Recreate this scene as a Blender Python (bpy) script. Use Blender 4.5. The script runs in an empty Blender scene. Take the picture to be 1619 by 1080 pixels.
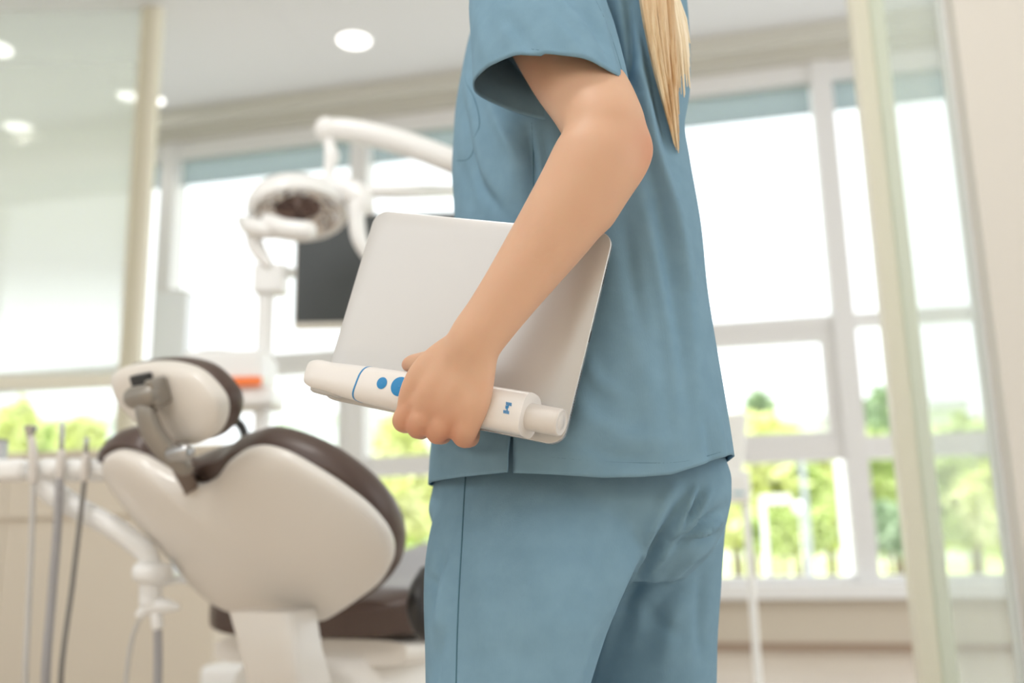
import bpy, bmesh, math, random
import numpy as np
from mathutils import Vector, Matrix
from mathutils.bvhtree import BVHTree

random.seed(7); rng = np.random.default_rng(7)
S = bpy.context.scene
COL = S.collection

# ------------------------------------------------------------------ camera, sky, exposure
F = 1486.0; CX, CY = 809.5, 540.0; CAMH = 0.65
R = np.array([[0.9730996, -0.0667545, -0.2205017],
              [0.2294102, 0.1928214, 0.9540392],
              [-0.0211689, -0.9789605, 0.2029486]])       # world axes in camera x-right, y-down, z-forward
C0 = np.array([0.0, 0.0, CAMH])
cam = bpy.data.cameras.new('camera'); camo = bpy.data.objects.new('camera', cam); COL.objects.link(camo)
cam.sensor_width = 36.0; cam.lens = 36.0 * F / 1619.0
m = Matrix.Identity(4)
for i in range(3):
    m[i][0] = R[i, 0]; m[i][1] = -R[i, 1]; m[i][2] = -R[i, 2]; m[i][3] = C0[i]
camo.matrix_world = m
cam.clip_start = 0.02; cam.clip_end = 500
cam.dof.use_dof = True; cam.dof.focus_distance = 0.90; cam.dof.aperture_fstop = 2.6
S.camera = camo
S.view_settings.view_transform = 'Standard'; S.view_settings.look = 'None'
S.view_settings.gamma = 1.0; S.view_settings.use_curve_mapping = False
S.view_settings.exposure = -0.17

W = bpy.data.worlds.new('sky'); S.world = W; W.use_nodes = True
wn = W.node_tree; bg = wn.nodes['Background']
wtc = wn.nodes.new('ShaderNodeTexCoord'); wsx = wn.nodes.new('ShaderNodeSeparateXYZ')
wrp = wn.nodes.new('ShaderNodeValToRGB')
wn.links.new(wtc.outputs['Generated'], wsx.inputs[0]); wn.links.new(wsx.outputs['Z'], wrp.inputs[0])
wrp.color_ramp.elements[0].color = (0.97, 0.985, 1.0, 1); wrp.color_ramp.elements[0].position = 0.0
wrp.color_ramp.elements[1].color = (0.93, 0.97, 1.0, 1); wrp.color_ramp.elements[1].position = 1.0
wn.links.new(wrp.outputs[0], bg.inputs[0]); bg.inputs[1].default_value = 2.25
sunl = bpy.data.lights.new('sun', 'SUN'); sunl.energy = 6.0; sunl.angle = math.radians(6); sunl.color = (1, 0.97, 0.92)
suno = bpy.data.objects.new('sun', sunl); COL.objects.link(suno)
suno.rotation_euler = Vector((0.25, 0.42, -1.0)).to_track_quat('-Z', 'Y').to_euler()      # high, from behind the building

# ------------------------------------------------------------------ maths helpers
RX = np.array([R[0, 0], R[1, 0], 0]); RX /= np.linalg.norm(RX)          # horizontal right
FZ = np.array([-RX[1], RX[0], 0])                                       # horizontal forward
UPV = np.array([0, 0, 1.0])
def ray(px, py): return R @ np.array([(px - CX) / F, (py - CY) / F, 1.0])
def UH(px, py, h):
    r = ray(px, py); return C0 + r * (h / (r @ FZ))                      # horizontal distance h
def onY(px, py, y):
    r = ray(px, py); return C0 + r * (y / r[1])
def onZ(px, py, z):
    r = ray(px, py); return C0 + r * ((z - CAMH) / r[2])
def onP(px, py, p0, n):
    r = ray(px, py); return C0 + r * (((p0 - C0) @ n) / (r @ n))
def mpp(px, py, h):                                                      # metres per pixel there
    r = ray(px, py); return (h / (r @ FZ)) / F
def proj(P):
    c = (np.atleast_2d(P) - C0) @ R
    return np.stack([CX + F * c[:, 0] / c[:, 2], CY + F * c[:, 1] / c[:, 2], c[:, 2]], 1)
def smooth_keys(xs, ks, vs):
    ks = np.array(ks, float); vs = np.array(vs, float)
    if vs.ndim == 1: vs = vs[:, None]
    tg = np.gradient(vs, ks, axis=0)
    xs = np.atleast_1d(np.array(xs, float))
    i = np.clip(np.searchsorted(ks, xs) - 1, 0, len(ks) - 2)
    h = ks[i + 1] - ks[i]; t = np.clip((xs - ks[i]) / h, 0, 1)[:, None]; h = h[:, None]
    return ((2*t**3 - 3*t**2 + 1) * vs[i] + (t**3 - 2*t**2 + t) * h * tg[i]
            + (-2*t**3 + 3*t**2) * vs[i + 1] + (t**3 - t**2) * h * tg[i + 1])
def resample(pts, n, closed=False):
    p = np.array(pts, float)
    if closed:
        p = np.vstack([p[-2:], p, p[:3]])
    k = np.concatenate([[0], np.cumsum(np.linalg.norm(np.diff(p, axis=0), axis=1) ** 0.75)])
    if closed:
        xs = np.linspace(k[2], k[-3], n, endpoint=False)
    else:
        xs = np.linspace(0, k[-1], n)
    return smooth_keys(xs, k, p)

# ------------------------------------------------------------------ object helpers
def link(name, me, mat=None, parent=None, smooth=True):
    o = bpy.data.objects.new(name, me); COL.objects.link(o)
    if mat:
        me.materials.clear(); me.materials.append(mat)
    if smooth and len(me.polygons):
        me.polygons.foreach_set('use_smooth', [True] * len(me.polygons))
    if parent: o.parent = parent
    return o
def obj(name, vf, mat, parent=None, smooth=True):
    me = bpy.data.meshes.new(name)
    v, f = vf
    me.from_pydata([tuple(x) for x in v], [], [tuple(int(q) for q in x) for x in f]); me.update()
    bm = bmesh.new(); bm.from_mesh(me); bmesh.ops.recalc_face_normals(bm, faces=bm.faces); bm.to_mesh(me); bm.free()
    o = link(name, me, mat, parent, smooth)
    if smooth:
        try: me.set_sharp_from_angle(angle=math.radians(50))
        except Exception: pass
    return o
def empty(name, loc, label=None, cat=None, group=None):
    o = bpy.data.objects.new(name, None); COL.objects.link(o); o.location = loc; o.empty_display_size = 0.1
    if label: tag(o, label, cat, group)
    return o
def adopt(o, root):                        # world-space mesh under an Empty away from the origin
    o.parent = root; o.matrix_parent_inverse = Matrix.Translation(root.location).inverted()
    return o
def tag(o, label, cat, group=None):
    o['label'] = label; o['category'] = cat
    if group: o['group'] = group
    return o
def struct(o): o['kind'] = 'structure'; return o
def join(*vfs):
    V = []; Fc = []
    for v, f in vfs:
        b = len(V); V += [tuple(x) for x in v]; Fc += [tuple(int(q) + b for q in x) for x in f]
    return V, Fc
BOXF = [(0,1,3,2),(4,6,7,5),(0,4,5,1),(2,3,7,6),(0,2,6,4),(1,5,7,3)]
def box(a, b):
    return [(x, y, z) for x in (a[0], b[0]) for y in (a[1], b[1]) for z in (a[2], b[2])], BOXF
def obox(c, ax, half):                     # oriented box
    c = np.array(c); A = [np.array(q) * h for q, h in zip(ax, half)]
    return [tuple(c + sx*A[0] + sy*A[1] + sz*A[2]) for sx in (-1,1) for sy in (-1,1) for sz in (-1,1)], BOXF
def bevel(o, w, seg=2):
    md = o.modifiers.new('bevel', 'BEVEL'); md.width = w; md.segments = seg; md.limit_method = 'ANGLE'; md.angle_limit = math.radians(40)
    return o
def loft(rings, caps=True, closed=False):
    n = len(rings[0]); V = [tuple(p) for r in rings for p in r]; Fc = []
    m_ = len(rings)
    for i in range(m_ if closed else m_ - 1):
        a = i * n; b = ((i + 1) % m_) * n
        for j in range(n):
            k = (j + 1) % n; Fc.append((a + j, a + k, b + k, b + j))
    if caps and not closed:
        for i in (0, m_ - 1):
            c = len(V); V.append(tuple(np.mean(rings[i], axis=0)))
            for j in range(n): Fc.append((c, i*n + j, i*n + (j + 1) % n))
    return V, Fc
def tube(path, rad, seg=14, n=None, hint=None, flat=1.0, round_ends=True):
    P = np.array(path, float); rad = np.array(rad, float) if np.ndim(rad) else np.full(len(P), float(rad))
    if n:
        k = np.concatenate([[0], np.cumsum(np.linalg.norm(np.diff(P, axis=0), axis=1))])
        xs = np.linspace(0, k[-1], n)
        q = smooth_keys(xs, k, np.hstack([P, rad[:, None]])); P, rad = q[:, :3], q[:, 3]
    T = np.gradient(P, axis=0); T /= np.linalg.norm(T, axis=1)[:, None]
    h = np.array(hint if hint is not None else ((1, 0, 0) if abs(T[0][0]) < 0.8 else (0, 0, 1)), float)
    rings = []
    ang = np.linspace(0, 2*math.pi, seg, endpoint=False)
    def ring(p, u, w, r): return p + np.outer(np.cos(ang), u) * r + np.outer(np.sin(ang), w) * r * flat
    fr = []
    for p, t, r in zip(P, T, rad):
        u = h - t * (h @ t); u /= np.linalg.norm(u); w = np.cross(t, u); fr.append((p, t, u, w, r)); h = u
    if round_ends:
        p, t, u, w, r = fr[0]
        for a in (80, 55, 28): rings.append(ring(p - t*r*math.sin(math.radians(a))*0.9, u, w, r*math.cos(math.radians(a))))
    for p, t, u, w, r in fr: rings.append(ring(p, u, w, r))
    if round_ends:
        p, t, u, w, r = fr[-1]
        for a in (28, 55, 80): rings.append(ring(p + t*r*math.sin(math.radians(a))*0.9, u, w, r*math.cos(math.radians(a))))
    return loft(rings)
def ball(c, r, seg=16, rows=10, ax=None):
    A = ax if ax is not None else np.eye(3)
    r = np.array(r if np.ndim(r) else (r, r, r), float)
    rings = []
    for i in range(1, rows):
        f = math.pi * i / rows
        rings.append([np.array(c) + A.T @ (r * np.array([math.sin(f)*math.cos(t), math.sin(f)*math.sin(t), math.cos(f)]))
                      for t in np.linspace(0, 2*math.pi, seg, endpoint=False)])
    return loft(rings)
def disc_stack(c, axis, prof, seg=32):      # lathe: prof = [(radius, height along axis)]
    axis = np.array(axis, float); axis /= np.linalg.norm(axis)
    h = np.array((1, 0, 0)) if abs(axis[0]) < 0.8 else np.array((0, 1, 0))
    u = h - axis * (h @ axis); u /= np.linalg.norm(u); w = np.cross(axis, u)
    ang = np.linspace(0, 2*math.pi, seg, endpoint=False)
    return loft([np.array(c) + axis*z + np.outer(np.cos(ang), u)*r + np.outer(np.sin(ang), w)*r for r, z in prof])
def remesh(vf, voxel, smooth_it=4, name='body'):
    me = bpy.data.meshes.new(name); v, f = vf
    me.from_pydata([tuple(x) for x in v], [], [tuple(x) for x in f]); me.update()
    bm = bmesh.new(); bm.from_mesh(me); bmesh.ops.recalc_face_normals(bm, faces=bm.faces); bm.to_mesh(me); bm.free()
    o = bpy.data.objects.new('tmp', me); COL.objects.link(o)
    md = o.modifiers.new('r', 'REMESH'); md.mode = 'VOXEL'; md.voxel_size = voxel
    if smooth_it:
        s = o.modifiers.new('s', 'SMOOTH'); s.factor = 0.5; s.iterations = smooth_it
    dg = bpy.context.evaluated_depsgraph_get()
    out = bpy.data.meshes.new_from_object(o.evaluated_get(dg))
    bpy.data.objects.remove(o); bpy.data.meshes.remove(me)
    out.name = name
    return out
def mesh_np(me):
    v = np.empty(len(me.vertices)*3); me.vertices.foreach_get('co', v)
    n = np.empty(len(me.vertices)*3); me.vertex_normals.foreach_get('vector', n)
    return v.reshape(-1, 3), n.reshape(-1, 3)
def set_np(me, v): me.vertices.foreach_set('co', v.ravel()); me.update()
def folds(me, items, facing=0.05):          # creases pressed into the side of the cloth one can see
    v, n = mesh_np(me)
    view = C0 - v; view /= np.linalg.norm(view, axis=1)[:, None]
    k = np.clip((np.sum(view*n, axis=1) - facing) / 0.35, 0, 1)
    uv = proj(v)[:, :2]; dsp = np.zeros(len(v))
    for pts, wd, amp in items:
        pts = resample(pts, 14) if len(pts) > 2 else np.array(pts, float)
        best = np.full(len(v), 1e9); tt = np.zeros(len(v)); L = len(pts) - 1
        for i in range(L):
            a, b = pts[i], pts[i+1]; d = b - a; t = np.clip(((uv - a) @ d) / (d @ d), 0, 1)
            e = np.linalg.norm(uv - a - t[:, None]*d, axis=1)
            q = e < best; best[q] = e[q]; tt[q] = (i + t[q]) / L
        fade = np.sin(np.clip(tt, 0.04, 0.96) * math.pi) ** 0.6
        dsp += 1.5 * amp * fade * np.exp(-(best / wd) ** 2)
    set_np(me, v + n * (dsp * k)[:, None])
def bvh(me):
    v, _ = mesh_np(me)
    return BVHTree.FromPolygons([tuple(x) for x in v], [tuple(p.vertices) for p in me.polygons])
def hit(tree, px, py):
    d = Vector(ray(px, py)).normalized(); h = tree.ray_cast(Vector(C0), d)
    return None if h[0] is None else np.array(h[0]) - np.array(d) * 0.0004
def seam(name, tree, pts, mat, parent, r=0.0006, n=60, lift=0.0):
    q = [hit(tree, *p) for p in resample(pts, n)]
    q = [x for x in q if x is not None]
    if len(q) < 3: return None
    q = np.array(q)
    out = [q[0]]
    for x in q[1:]:
        if np.linalg.norm(x - out[-1]) > 1e-4: out.append(x)
    return obj(name, tube(out, r, seg=6, round_ends=False), mat, parent)

# ------------------------------------------------------------------ materials
def mat(name, color, rough=0.5, metal=0.0, spec=0.5, sss=0.0, bump=None, var=None, coat=0.0, emis=None, trans=0.0):
    M = bpy.data.materials.new(name); M.use_nodes = True; nt = M.node_tree
    b = nt.nodes['Principled BSDF']
    b.inputs['Base Color'].default_value = (*color, 1); b.inputs['Roughness'].default_value = rough
    b.inputs['Metallic'].default_value = metal; b.inputs['Specular IOR Level'].default_value = spec
    if coat: b.inputs['Coat Weight'].default_value = coat; b.inputs['Coat Roughness'].default_value = 0.08
    if sss:
        b.inputs['Subsurface Weight'].default_value = sss; b.inputs['Subsurface Radius'].default_value = (1.0, 0.35, 0.2)
        b.inputs['Subsurface Scale'].default_value = 0.006
    tc = nt.nodes.new('ShaderNodeTexCoord')
    if bump:
        kind, scale, strength, dist = bump
        t = nt.nodes.new('ShaderNodeTexNoise'); t.inputs['Scale'].default_value = scale; t.inputs['Detail'].default_value = 3
        if kind == 'weave':
            mp = nt.nodes.new('ShaderNodeMapping'); mp.inputs['Scale'].default_value = (1, 1, 0.12)
            nt.links.new(tc.outputs['Object'], mp.inputs[0]); nt.links.new(mp.outputs[0], t.inputs['Vector'])
        else: nt.links.new(tc.outputs['Object'], t.inputs['Vector'])
        bp = nt.nodes.new('ShaderNodeBump'); bp.inputs['Strength'].default_value = strength; bp.inputs['Distance'].default_value = dist
        nt.links.new(t.outputs['Fac'], bp.inputs['Height']); nt.links.new(bp.outputs[0], b.inputs['Normal'])
    if var:
        c2, scale = var
        t = nt.nodes.new('ShaderNodeTexNoise'); t.inputs['Scale'].default_value = scale; t.inputs['Detail'].default_value = 4
        nt.links.new(tc.outputs['Object'], t.inputs['Vector'])
        rp = nt.nodes.new('ShaderNodeValToRGB'); rp.color_ramp.elements[0].position = 0.35; rp.color_ramp.elements[1].position = 0.65
        rp.color_ramp.elements[0].color = (*color, 1); rp.color_ramp.elements[1].color = (*c2, 1)
        nt.links.new(t.outputs['Fac'], rp.inputs[0]); nt.links.new(rp.outputs[0], b.inputs['Base Color'])
    if emis:
        b.inputs['Emission Color'].default_value = (*emis[0], 1); b.inputs['Emission Strength'].default_value = emis[1]
    return M
def glass(name, tint, refl=0.06, haze=0.0, hazecol=(1, 1, 1), grad=None):
    M = bpy.data.materials.new(name); M.use_nodes = True; nt = M.node_tree; nt.nodes.clear()
    out = nt.nodes.new('ShaderNodeOutputMaterial'); tr = nt.nodes.new('ShaderNodeBsdfTransparent'); gl = nt.nodes.new('ShaderNodeBsdfGlossy')
    tr.inputs[0].default_value = (*tint, 1); gl.inputs['Roughness'].default_value = 0.02
    mx = nt.nodes.new('ShaderNodeMixShader'); mx.inputs[0].default_value = refl
    nt.links.new(tr.outputs[0], mx.inputs[1]); nt.links.new(gl.outputs[0], mx.inputs[2]); last = mx
    if haze:
        df = nt.nodes.new('ShaderNodeBsdfDiffuse'); tl = nt.nodes.new('ShaderNodeBsdfTranslucent')
        df.inputs[0].default_value = (*hazecol, 1); tl.inputs[0].default_value = (*hazecol, 1)
        m1 = nt.nodes.new('ShaderNodeMixShader'); m1.inputs[0].default_value = 0.55
        nt.links.new(df.outputs[0], m1.inputs[1]); nt.links.new(tl.outputs[0], m1.inputs[2])
        m2 = nt.nodes.new('ShaderNodeMixShader'); m2.inputs[0].default_value = haze
        if grad:                            # frosted film that fades out: list of (object z, amount)
            tc = nt.nodes.new('ShaderNodeTexCoord'); sx = nt.nodes.new('ShaderNodeSeparateXYZ')
            mr = nt.nodes.new('ShaderNodeMapRange'); rp = nt.nodes.new('ShaderNodeValToRGB')
            z0, z1 = grad[0][0], grad[-1][0]
            mr.inputs['From Min'].default_value = z0; mr.inputs['From Max'].default_value = z1
            nt.links.new(tc.outputs['Object'], sx.inputs[0]); nt.links.new(sx.outputs['Z'], mr.inputs['Value']); nt.links.new(mr.outputs[0], rp.inputs[0])
            els = rp.color_ramp.elements
            while len(els) < len(grad): els.new(0.5)
            for e, (z, a) in zip(els, grad):
                e.position = (z - z0) / (z1 - z0)
            for e, (z, a) in zip(els, grad): e.color = (a, a, a, 1)
            nt.links.new(rp.outputs[0], m2.inputs[0])
        nt.links.new(last.outputs[0], m2.inputs[1]); nt.links.new(m1.outputs[0], m2.inputs[2]); last = m2
    nt.links.new(last.outputs[0], out.inputs[0])
    return M
def srgb(r, g, b):
    f = lambda c: (c/12.92 if c <= 0.04045 else ((c + 0.055)/1.055) ** 2.4)
    return tuple(f(q/255.0) for q in (r, g, b))

M_ceil = mat('ceiling_paint', srgb(226, 227, 228), 0.9, bump=('n', 60, 0.05, 0.002))
M_wall = mat('beige_paint', srgb(226, 216, 200), 0.8, bump=('n', 90, 0.05, 0.001))
M_wallr = mat('warm_beige_paint', srgb(229, 225, 217), 0.85, bump=('n', 90, 0.05, 0.001))
M_floor = mat('beige_vinyl', srgb(206, 192, 178), 0.25, var=(srgb(212, 199, 186), 2.0))
M_frame = mat('window_aluminium', srgb(233, 232, 232), 0.45)
M_sill = mat('white_sill', srgb(246, 246, 246), 0.3)
M_head = mat('grey_header', srgb(205, 202, 192), 0.7)
M_shade = glass('shade_screen', (0.50, 0.56, 0.58), 0.0, 0.5, srgb(205, 212, 214))
M_pane = glass('window_pane', (0.97, 0.985, 0.98), 0.015)
M_clear = glass('clear_partition_glass', (0.95, 0.98, 0.965), 0.07, 0.2, (0.93, 0.97, 0.95))
M_cream = mat('cream_aluminium', srgb(236, 231, 214), 0.45)
M_cream2 = mat('greenish_edge_trim', srgb(226, 230, 216), 0.35)
M_white = mat('white_plastic', srgb(250, 250, 249), 0.3, coat=0.3)
M_chairw = mat('chair_shell_plastic', srgb(236, 230, 222), 0.32, coat=0.2)
M_brown = mat('brown_leather', srgb(88, 71, 64), 0.38, bump=('n', 260, 0.15, 0.001))
M_black = mat('black_rubber', srgb(48, 46, 46), 0.4)
M_grey = mat('grey_cast_metal', srgb(158, 152, 144), 0.38, metal=0.55, bump=('n', 120, 0.05, 0.001))
M_hose1 = mat('light_grey_hose', srgb(205, 202, 198), 0.5)
M_hose2 = mat('mid_grey_hose', srgb(168, 166, 168), 0.5)
M_hose3 = mat('dark_grey_hose', srgb(135, 132, 128), 0.5)
M_steel = mat('brushed_steel', srgb(190, 190, 190), 0.25, metal=0.9)
M_mirror = mat('faceted_reflector', srgb(225, 222, 220), 0.05, metal=1.0)
M_screen = mat('dark_screen', srgb(62, 66, 66), 0.35)
M_orange = mat('orange_display', srgb(226, 120, 60), 0.4, emis=(srgb(235, 110, 40), 0.35))
M_fab = mat('scrub_cotton', srgb(128, 162, 183), 0.9, spec=0.15, bump=('weave', 900, 0.25, 0.0006), var=(srgb(123, 157, 178), 40))
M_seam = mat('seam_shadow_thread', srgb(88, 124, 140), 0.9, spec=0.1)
M_stitch = mat('stitch_thread', srgb(100, 134, 150), 0.9, spec=0.1)
M_scan = mat('scanner_white', srgb(238, 234, 230), 0.28, coat=0.25)
M_scan2 = mat('scanner_battery', srgb(224, 218, 212), 0.35)
M_blue = mat('blue_print', srgb(40, 138, 200), 0.4)
M_tab = mat('anodised_silver', srgb(207, 205, 202), 0.36, metal=0.35)
M_tabe = mat('polished_tablet_edge', srgb(205, 203, 202), 0.25, metal=0.7)
M_dark = mat('dark_hole', srgb(60, 60, 62), 0.6)
M_hair = mat('blond_hair', srgb(196, 156, 108), 0.4, var=(srgb(238, 216, 178), 130))
for _n in list(M_hair.node_tree.nodes):
    if _n.bl_idname == 'ShaderNodeTexNoise':
        _mp = M_hair.node_tree.nodes.new('ShaderNodeMapping'); _mp.inputs['Scale'].default_value = (1, 1, 0.03)
        _tc = M_hair.node_tree.nodes.new('ShaderNodeTexCoord')
        M_hair.node_tree.links.new(_tc.outputs['Object'], _mp.inputs[0]); M_hair.node_tree.links.new(_mp.outputs[0], _n.inputs['Vector'])
M_lamp = mat('downlight_diffuser', (1, 1, 1), 0.5, emis=((1, 0.98, 0.94), 2.6))

# skin with redder elbow and knuckles
M_skin = mat('skin', srgb(226, 182, 152), 0.5, spec=0.3, sss=0.25, bump=('n', 500, 0.08, 0.0006))
nt = M_skin.node_tree
at = nt.nodes.new('ShaderNodeAttribute'); at.attribute_name = 'flush'
tcn = nt.nodes.new('ShaderNodeTexCoord'); nz = nt.nodes.new('ShaderNodeTexNoise'); nz.inputs['Scale'].default_value = 28
nt.links.new(tcn.outputs['Object'], nz.inputs['Vector'])
mxs = nt.nodes.new('ShaderNodeMix'); mxs.data_type = 'RGBA'; mxs.inputs[6].default_value = (*srgb(220, 180, 151), 1); mxs.inputs[7].default_value = (*srgb(213, 170, 142), 1)
nt.links.new(nz.outputs['Fac'], mxs.inputs[0])
mxf = nt.nodes.new('ShaderNodeMix'); mxf.data_type = 'RGBA'; mxf.inputs[7].default_value = (*srgb(206, 138, 108), 1)
nt.links.new(at.outputs['Fac'], mxf.inputs[0]); nt.links.new(mxs.outputs[2], mxf.inputs[6])
nt.links.new(mxf.outputs[2], nt.nodes['Principled BSDF'].inputs['Base Color'])

# ------------------------------------------------------------------ room shell
D = 6.126 * CAMH / 0.70                     # window wall
ZC = onY(800, 128, D)[2]                    # ceiling
XL, XR, YB = -9.0, 4.2, -1.6
fl = struct(obj('floor', box((XL, YB, -0.1), (XR, D + 0.2, 0.0)), M_floor, smooth=False))
ce = struct(obj('ceiling', box((XL, YB, ZC + 0.02), (XR, D + 0.2, ZC + 0.2)), M_ceil, smooth=False))
for i in range(6):                          # gypsum boards with narrow joints
    for j in range(3):
        x0 = XL + i*2.2; y0 = YB + j*2.55
        obj('ceiling_panel', box((x0 + 0.001, y0 + 0.001, ZC), (x0 + 2.199, min(y0 + 2.549, D - 0.2), ZC + 0.02)), M_ceil, ce, smooth=False)
z_sill = onY(1294, 922, D)[2]; z_sillb = onY(1294, 945, D)[2]
struct(obj('wall_back_baffle', join(box((XL, YB - 0.12, 0), (0.6, YB, 2.0)), box((0.6, YB - 0.12, 0), (XR, YB, ZC))), M_wall, smooth=False))  # unseen wall, heights shaped to hold back low light from behind
struct(obj('wall_left', box((XL - 0.12, YB, 0), (XL, D, ZC)), M_ceil, smooth=False))
wb = struct(obj('wall_window', box((XL, D, 0), (XR, D + 0.2, z_sillb)), M_wall, smooth=False))
struct(obj('trim_1', box((XL, D - 0.12, z_sillb), (XR, D + 0.2, z_sill)), M_sill, smooth=False))
struct(obj('baseboard_window', box((XL, D - 0.012, 0), (XR, D, 0.035)), mat('brown_skirting', srgb(176, 152, 132), 0.5), smooth=False))
z_sh = onY(1185, 178, D)[2]                 # lower edge of the shades
z_ft = onY(1185, 138, D)[2]
hd = struct(obj('trim_2', join(box((XL, D - 0.10, z_ft + 0.12), (XR, D + 0.2, ZC)), box((XL, D - 0.22, ZC - 0.10), (XR, D - 0.10, ZC))), M_head, smooth=False))

z_r1t = onY(1262, 500, D)[2]; z_r1b = onY(1262, 519, D)[2]
z_st = onY(1240, 548, D)[2]
z_r2t = onY(1270, 693, D)[2]; z_r2b = onY(1270, 728, D)[2]
xm = [onY(257, 420, D)[0], onY(566, 280, D)[0], None, onY(1336, 520, D)[0]]
xm[2] = (xm[1] + xm[3]) / 2
bayw = (xm[3] - xm[1]) / 2
xs = [xm[0] - 2*bayw, xm[0] - bayw] + xm + [xm[3] + bayw, xm[3] + 2*bayw]
HW = 0.062
for i in range(len(xs) - 1):
    a, b = xs[i], xs[i+1]
    w = empty('window_%d' % (i + 1), (0, 0, 0)); w['kind'] = 'structure'
    for q, (x0, x1, y0, y1) in enumerate([(a - HW, a + HW, z_sill, z_ft + 0.12)]):
        obj('mullion', box((x0, D + 0.0, y0), (x1, D + 0.16, y1)), M_frame, w, smooth=False)
    if i == len(xs) - 2: obj('mullion', box((b - HW, D, z_sill), (b + HW, D + 0.16, z_ft + 0.12)), M_frame, w, smooth=False)
    for (z0, z1) in ((z_ft, z_ft + 0.12), (z_r1b, z_r1t), (z_r2b, z_r2t), (z_sill, z_sill + 0.035)):
        obj('rail', box((a + HW, D + 0.02, z0), (b - HW, D + 0.14, z1)), M_frame, w, smooth=False)
    for (z0, z1) in ((z_r1t, z_ft), (z_r2t, z_r1b), (z_sill + 0.035, z_r2b)):
        obj('pane', box((a + HW, D + 0.10, z0), (b - HW, D + 0.106, z1)), M_pane, w, smooth=False)
    if i in (1, 2, 4):                      # opening sash in the middle light
        s = 0.075
        for bx in ((a + HW, z_r2t, a + HW + s, z_r1b), (b - HW - s, z_r2t, b - HW, z_r1b),
                   (a + HW + s, z_r1b - s, b - HW - s, z_r1b), (a + HW + s, z_r2t, b - HW - s, z_r2t + s*0.5)):
            obj('sash_bar', box((bx[0], D + 0.03, bx[1]), (bx[2], D + 0.12, bx[3])), M_frame, w, smooth=False)
    side = ['far left', 'left of the tall white tower', 'behind the dental light', 'behind the nurse', 'right of the nurse', 'behind the right glass partition', 'far right'][i]
    sh = tag(obj('roller_shade', join(box((a + HW + 0.01, D + 0.075, z_sh), (b - HW - 0.01, D + 0.078, z_ft - 0.0)),
                                      box((a + HW + 0.01, D + 0.068, z_sh - 0.02), (b - HW - 0.01, D + 0.085, z_sh))), M_shade, smooth=False),
             'grey-blue roller shade drawn slightly down, in the window bay ' + side, 'shade', 'roller shades')

# right-hand wall end and clear glass partition
e0 = UH(1562, 430, 1.75)
wr = struct(obj('wall_right', box((e0[0], e0[1] - 0.0, 0), (e0[0] + 2.2, e0[1] + 0.14, ZC)), M_wallr, smooth=False))
pr = UH(1425, 540, 2.3)
def post(name, p, wx, wy, label):
    t = empty(name, (p[0], p[1], 0), label, 'post')
    bevel(adopt(obj('profile', box((p[0] - wx, p[1] - wy, 0), (p[0] + wx*0.1, p[1] + wy, ZC)), M_cream, smooth=False), t), 0.006)
    bevel(adopt(obj('edge_trim', box((p[0] + wx*0.1, p[1] - wy*0.7, 0), (p[0] + wx, p[1] + wy*0.7, ZC)), M_cream2, smooth=False), t), 0.004)
    return t
post('partition_post', pr, 0.042, 0.04, 'cream metal post carrying the clear glass partition on the right')
g = empty('glass_partition', (pr[0], pr[1], 0), 'clear glass partition between the right cream post and the beige wall', 'glass panel')
dv = np.array([e0[0] - pr[0] - 0.055, e0[1] + 0.07 - pr[1], 0]); Ld = np.linalg.norm(dv); du = dv/Ld; dn = np.array([-du[1], du[0], 0])
cg = np.array([pr[0] + 0.045, pr[1], 0]) + dv/2
adopt(obj('pane', obox((cg[0], cg[1], ZC/2), (du, dn, UPV), (Ld/2, 0.005, ZC/2 - 0.01)), M_clear, smooth=False), g)
ce_ = np.array([e0[0], e0[1] + 0.07, 0]) - du*0.014
adopt(obj('edge_channel', obox((ce_[0], ce_[1], ZC/2), (du, dn, UPV), (0.012, 0.014, ZC/2)), M_sill, smooth=False), g)
adopt(obj('floor_channel', obox((cg[0], cg[1], 0.02), (du, dn, UPV), (Ld/2 - 0.01, 0.014, 0.02)), M_frame, smooth=False), g)

# low beige cabinet run beneath the left window
yc = 3.55
zt = onY(100, 713, yc)[2]; zg = onY(100, 814, yc)[2]
x1 = onY(345, 800, yc)[0]; x0 = -6.2
cb = empty('low_cabinet', ((x0 + x1)/2, yc, 0), 'long beige low cabinet with a pale worktop behind the instrument tray', 'cabinet')
adopt(obj('body', box((x0, yc + 0.012, 0), (x1, yc + 0.9, zt - 0.03)), M_wall, smooth=False), cb)
bevel(adopt(obj('worktop', box((x0 - 0.01, yc - 0.015, zt - 0.03), (x1 + 0.01, yc + 0.91, zt)), M_wall, smooth=False), cb), 0.006)
nd = 4
for i in range(nd):
    a = x0 + (x1 - x0)*i/nd; b = x0 + (x1 - x0)*(i + 1)/nd
    adopt(obj('drawer_front', box((a + 0.002, yc, zg + 0.012), (b - 0.002, yc + 0.012, zt - 0.035)), M_wall, smooth=False), cb)
    adopt(obj('door', box((a + 0.002, yc, 0.06), (b - 0.002, yc + 0.012, zg - 0.012)), M_wall, smooth=False), cb)
bevel(adopt(obj('grip_rail', box((x0, yc - 0.024, zg - 0.012), (x1, yc + 0.012, zg + 0.014)), M_wall, smooth=False), cb), 0.005)

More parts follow.
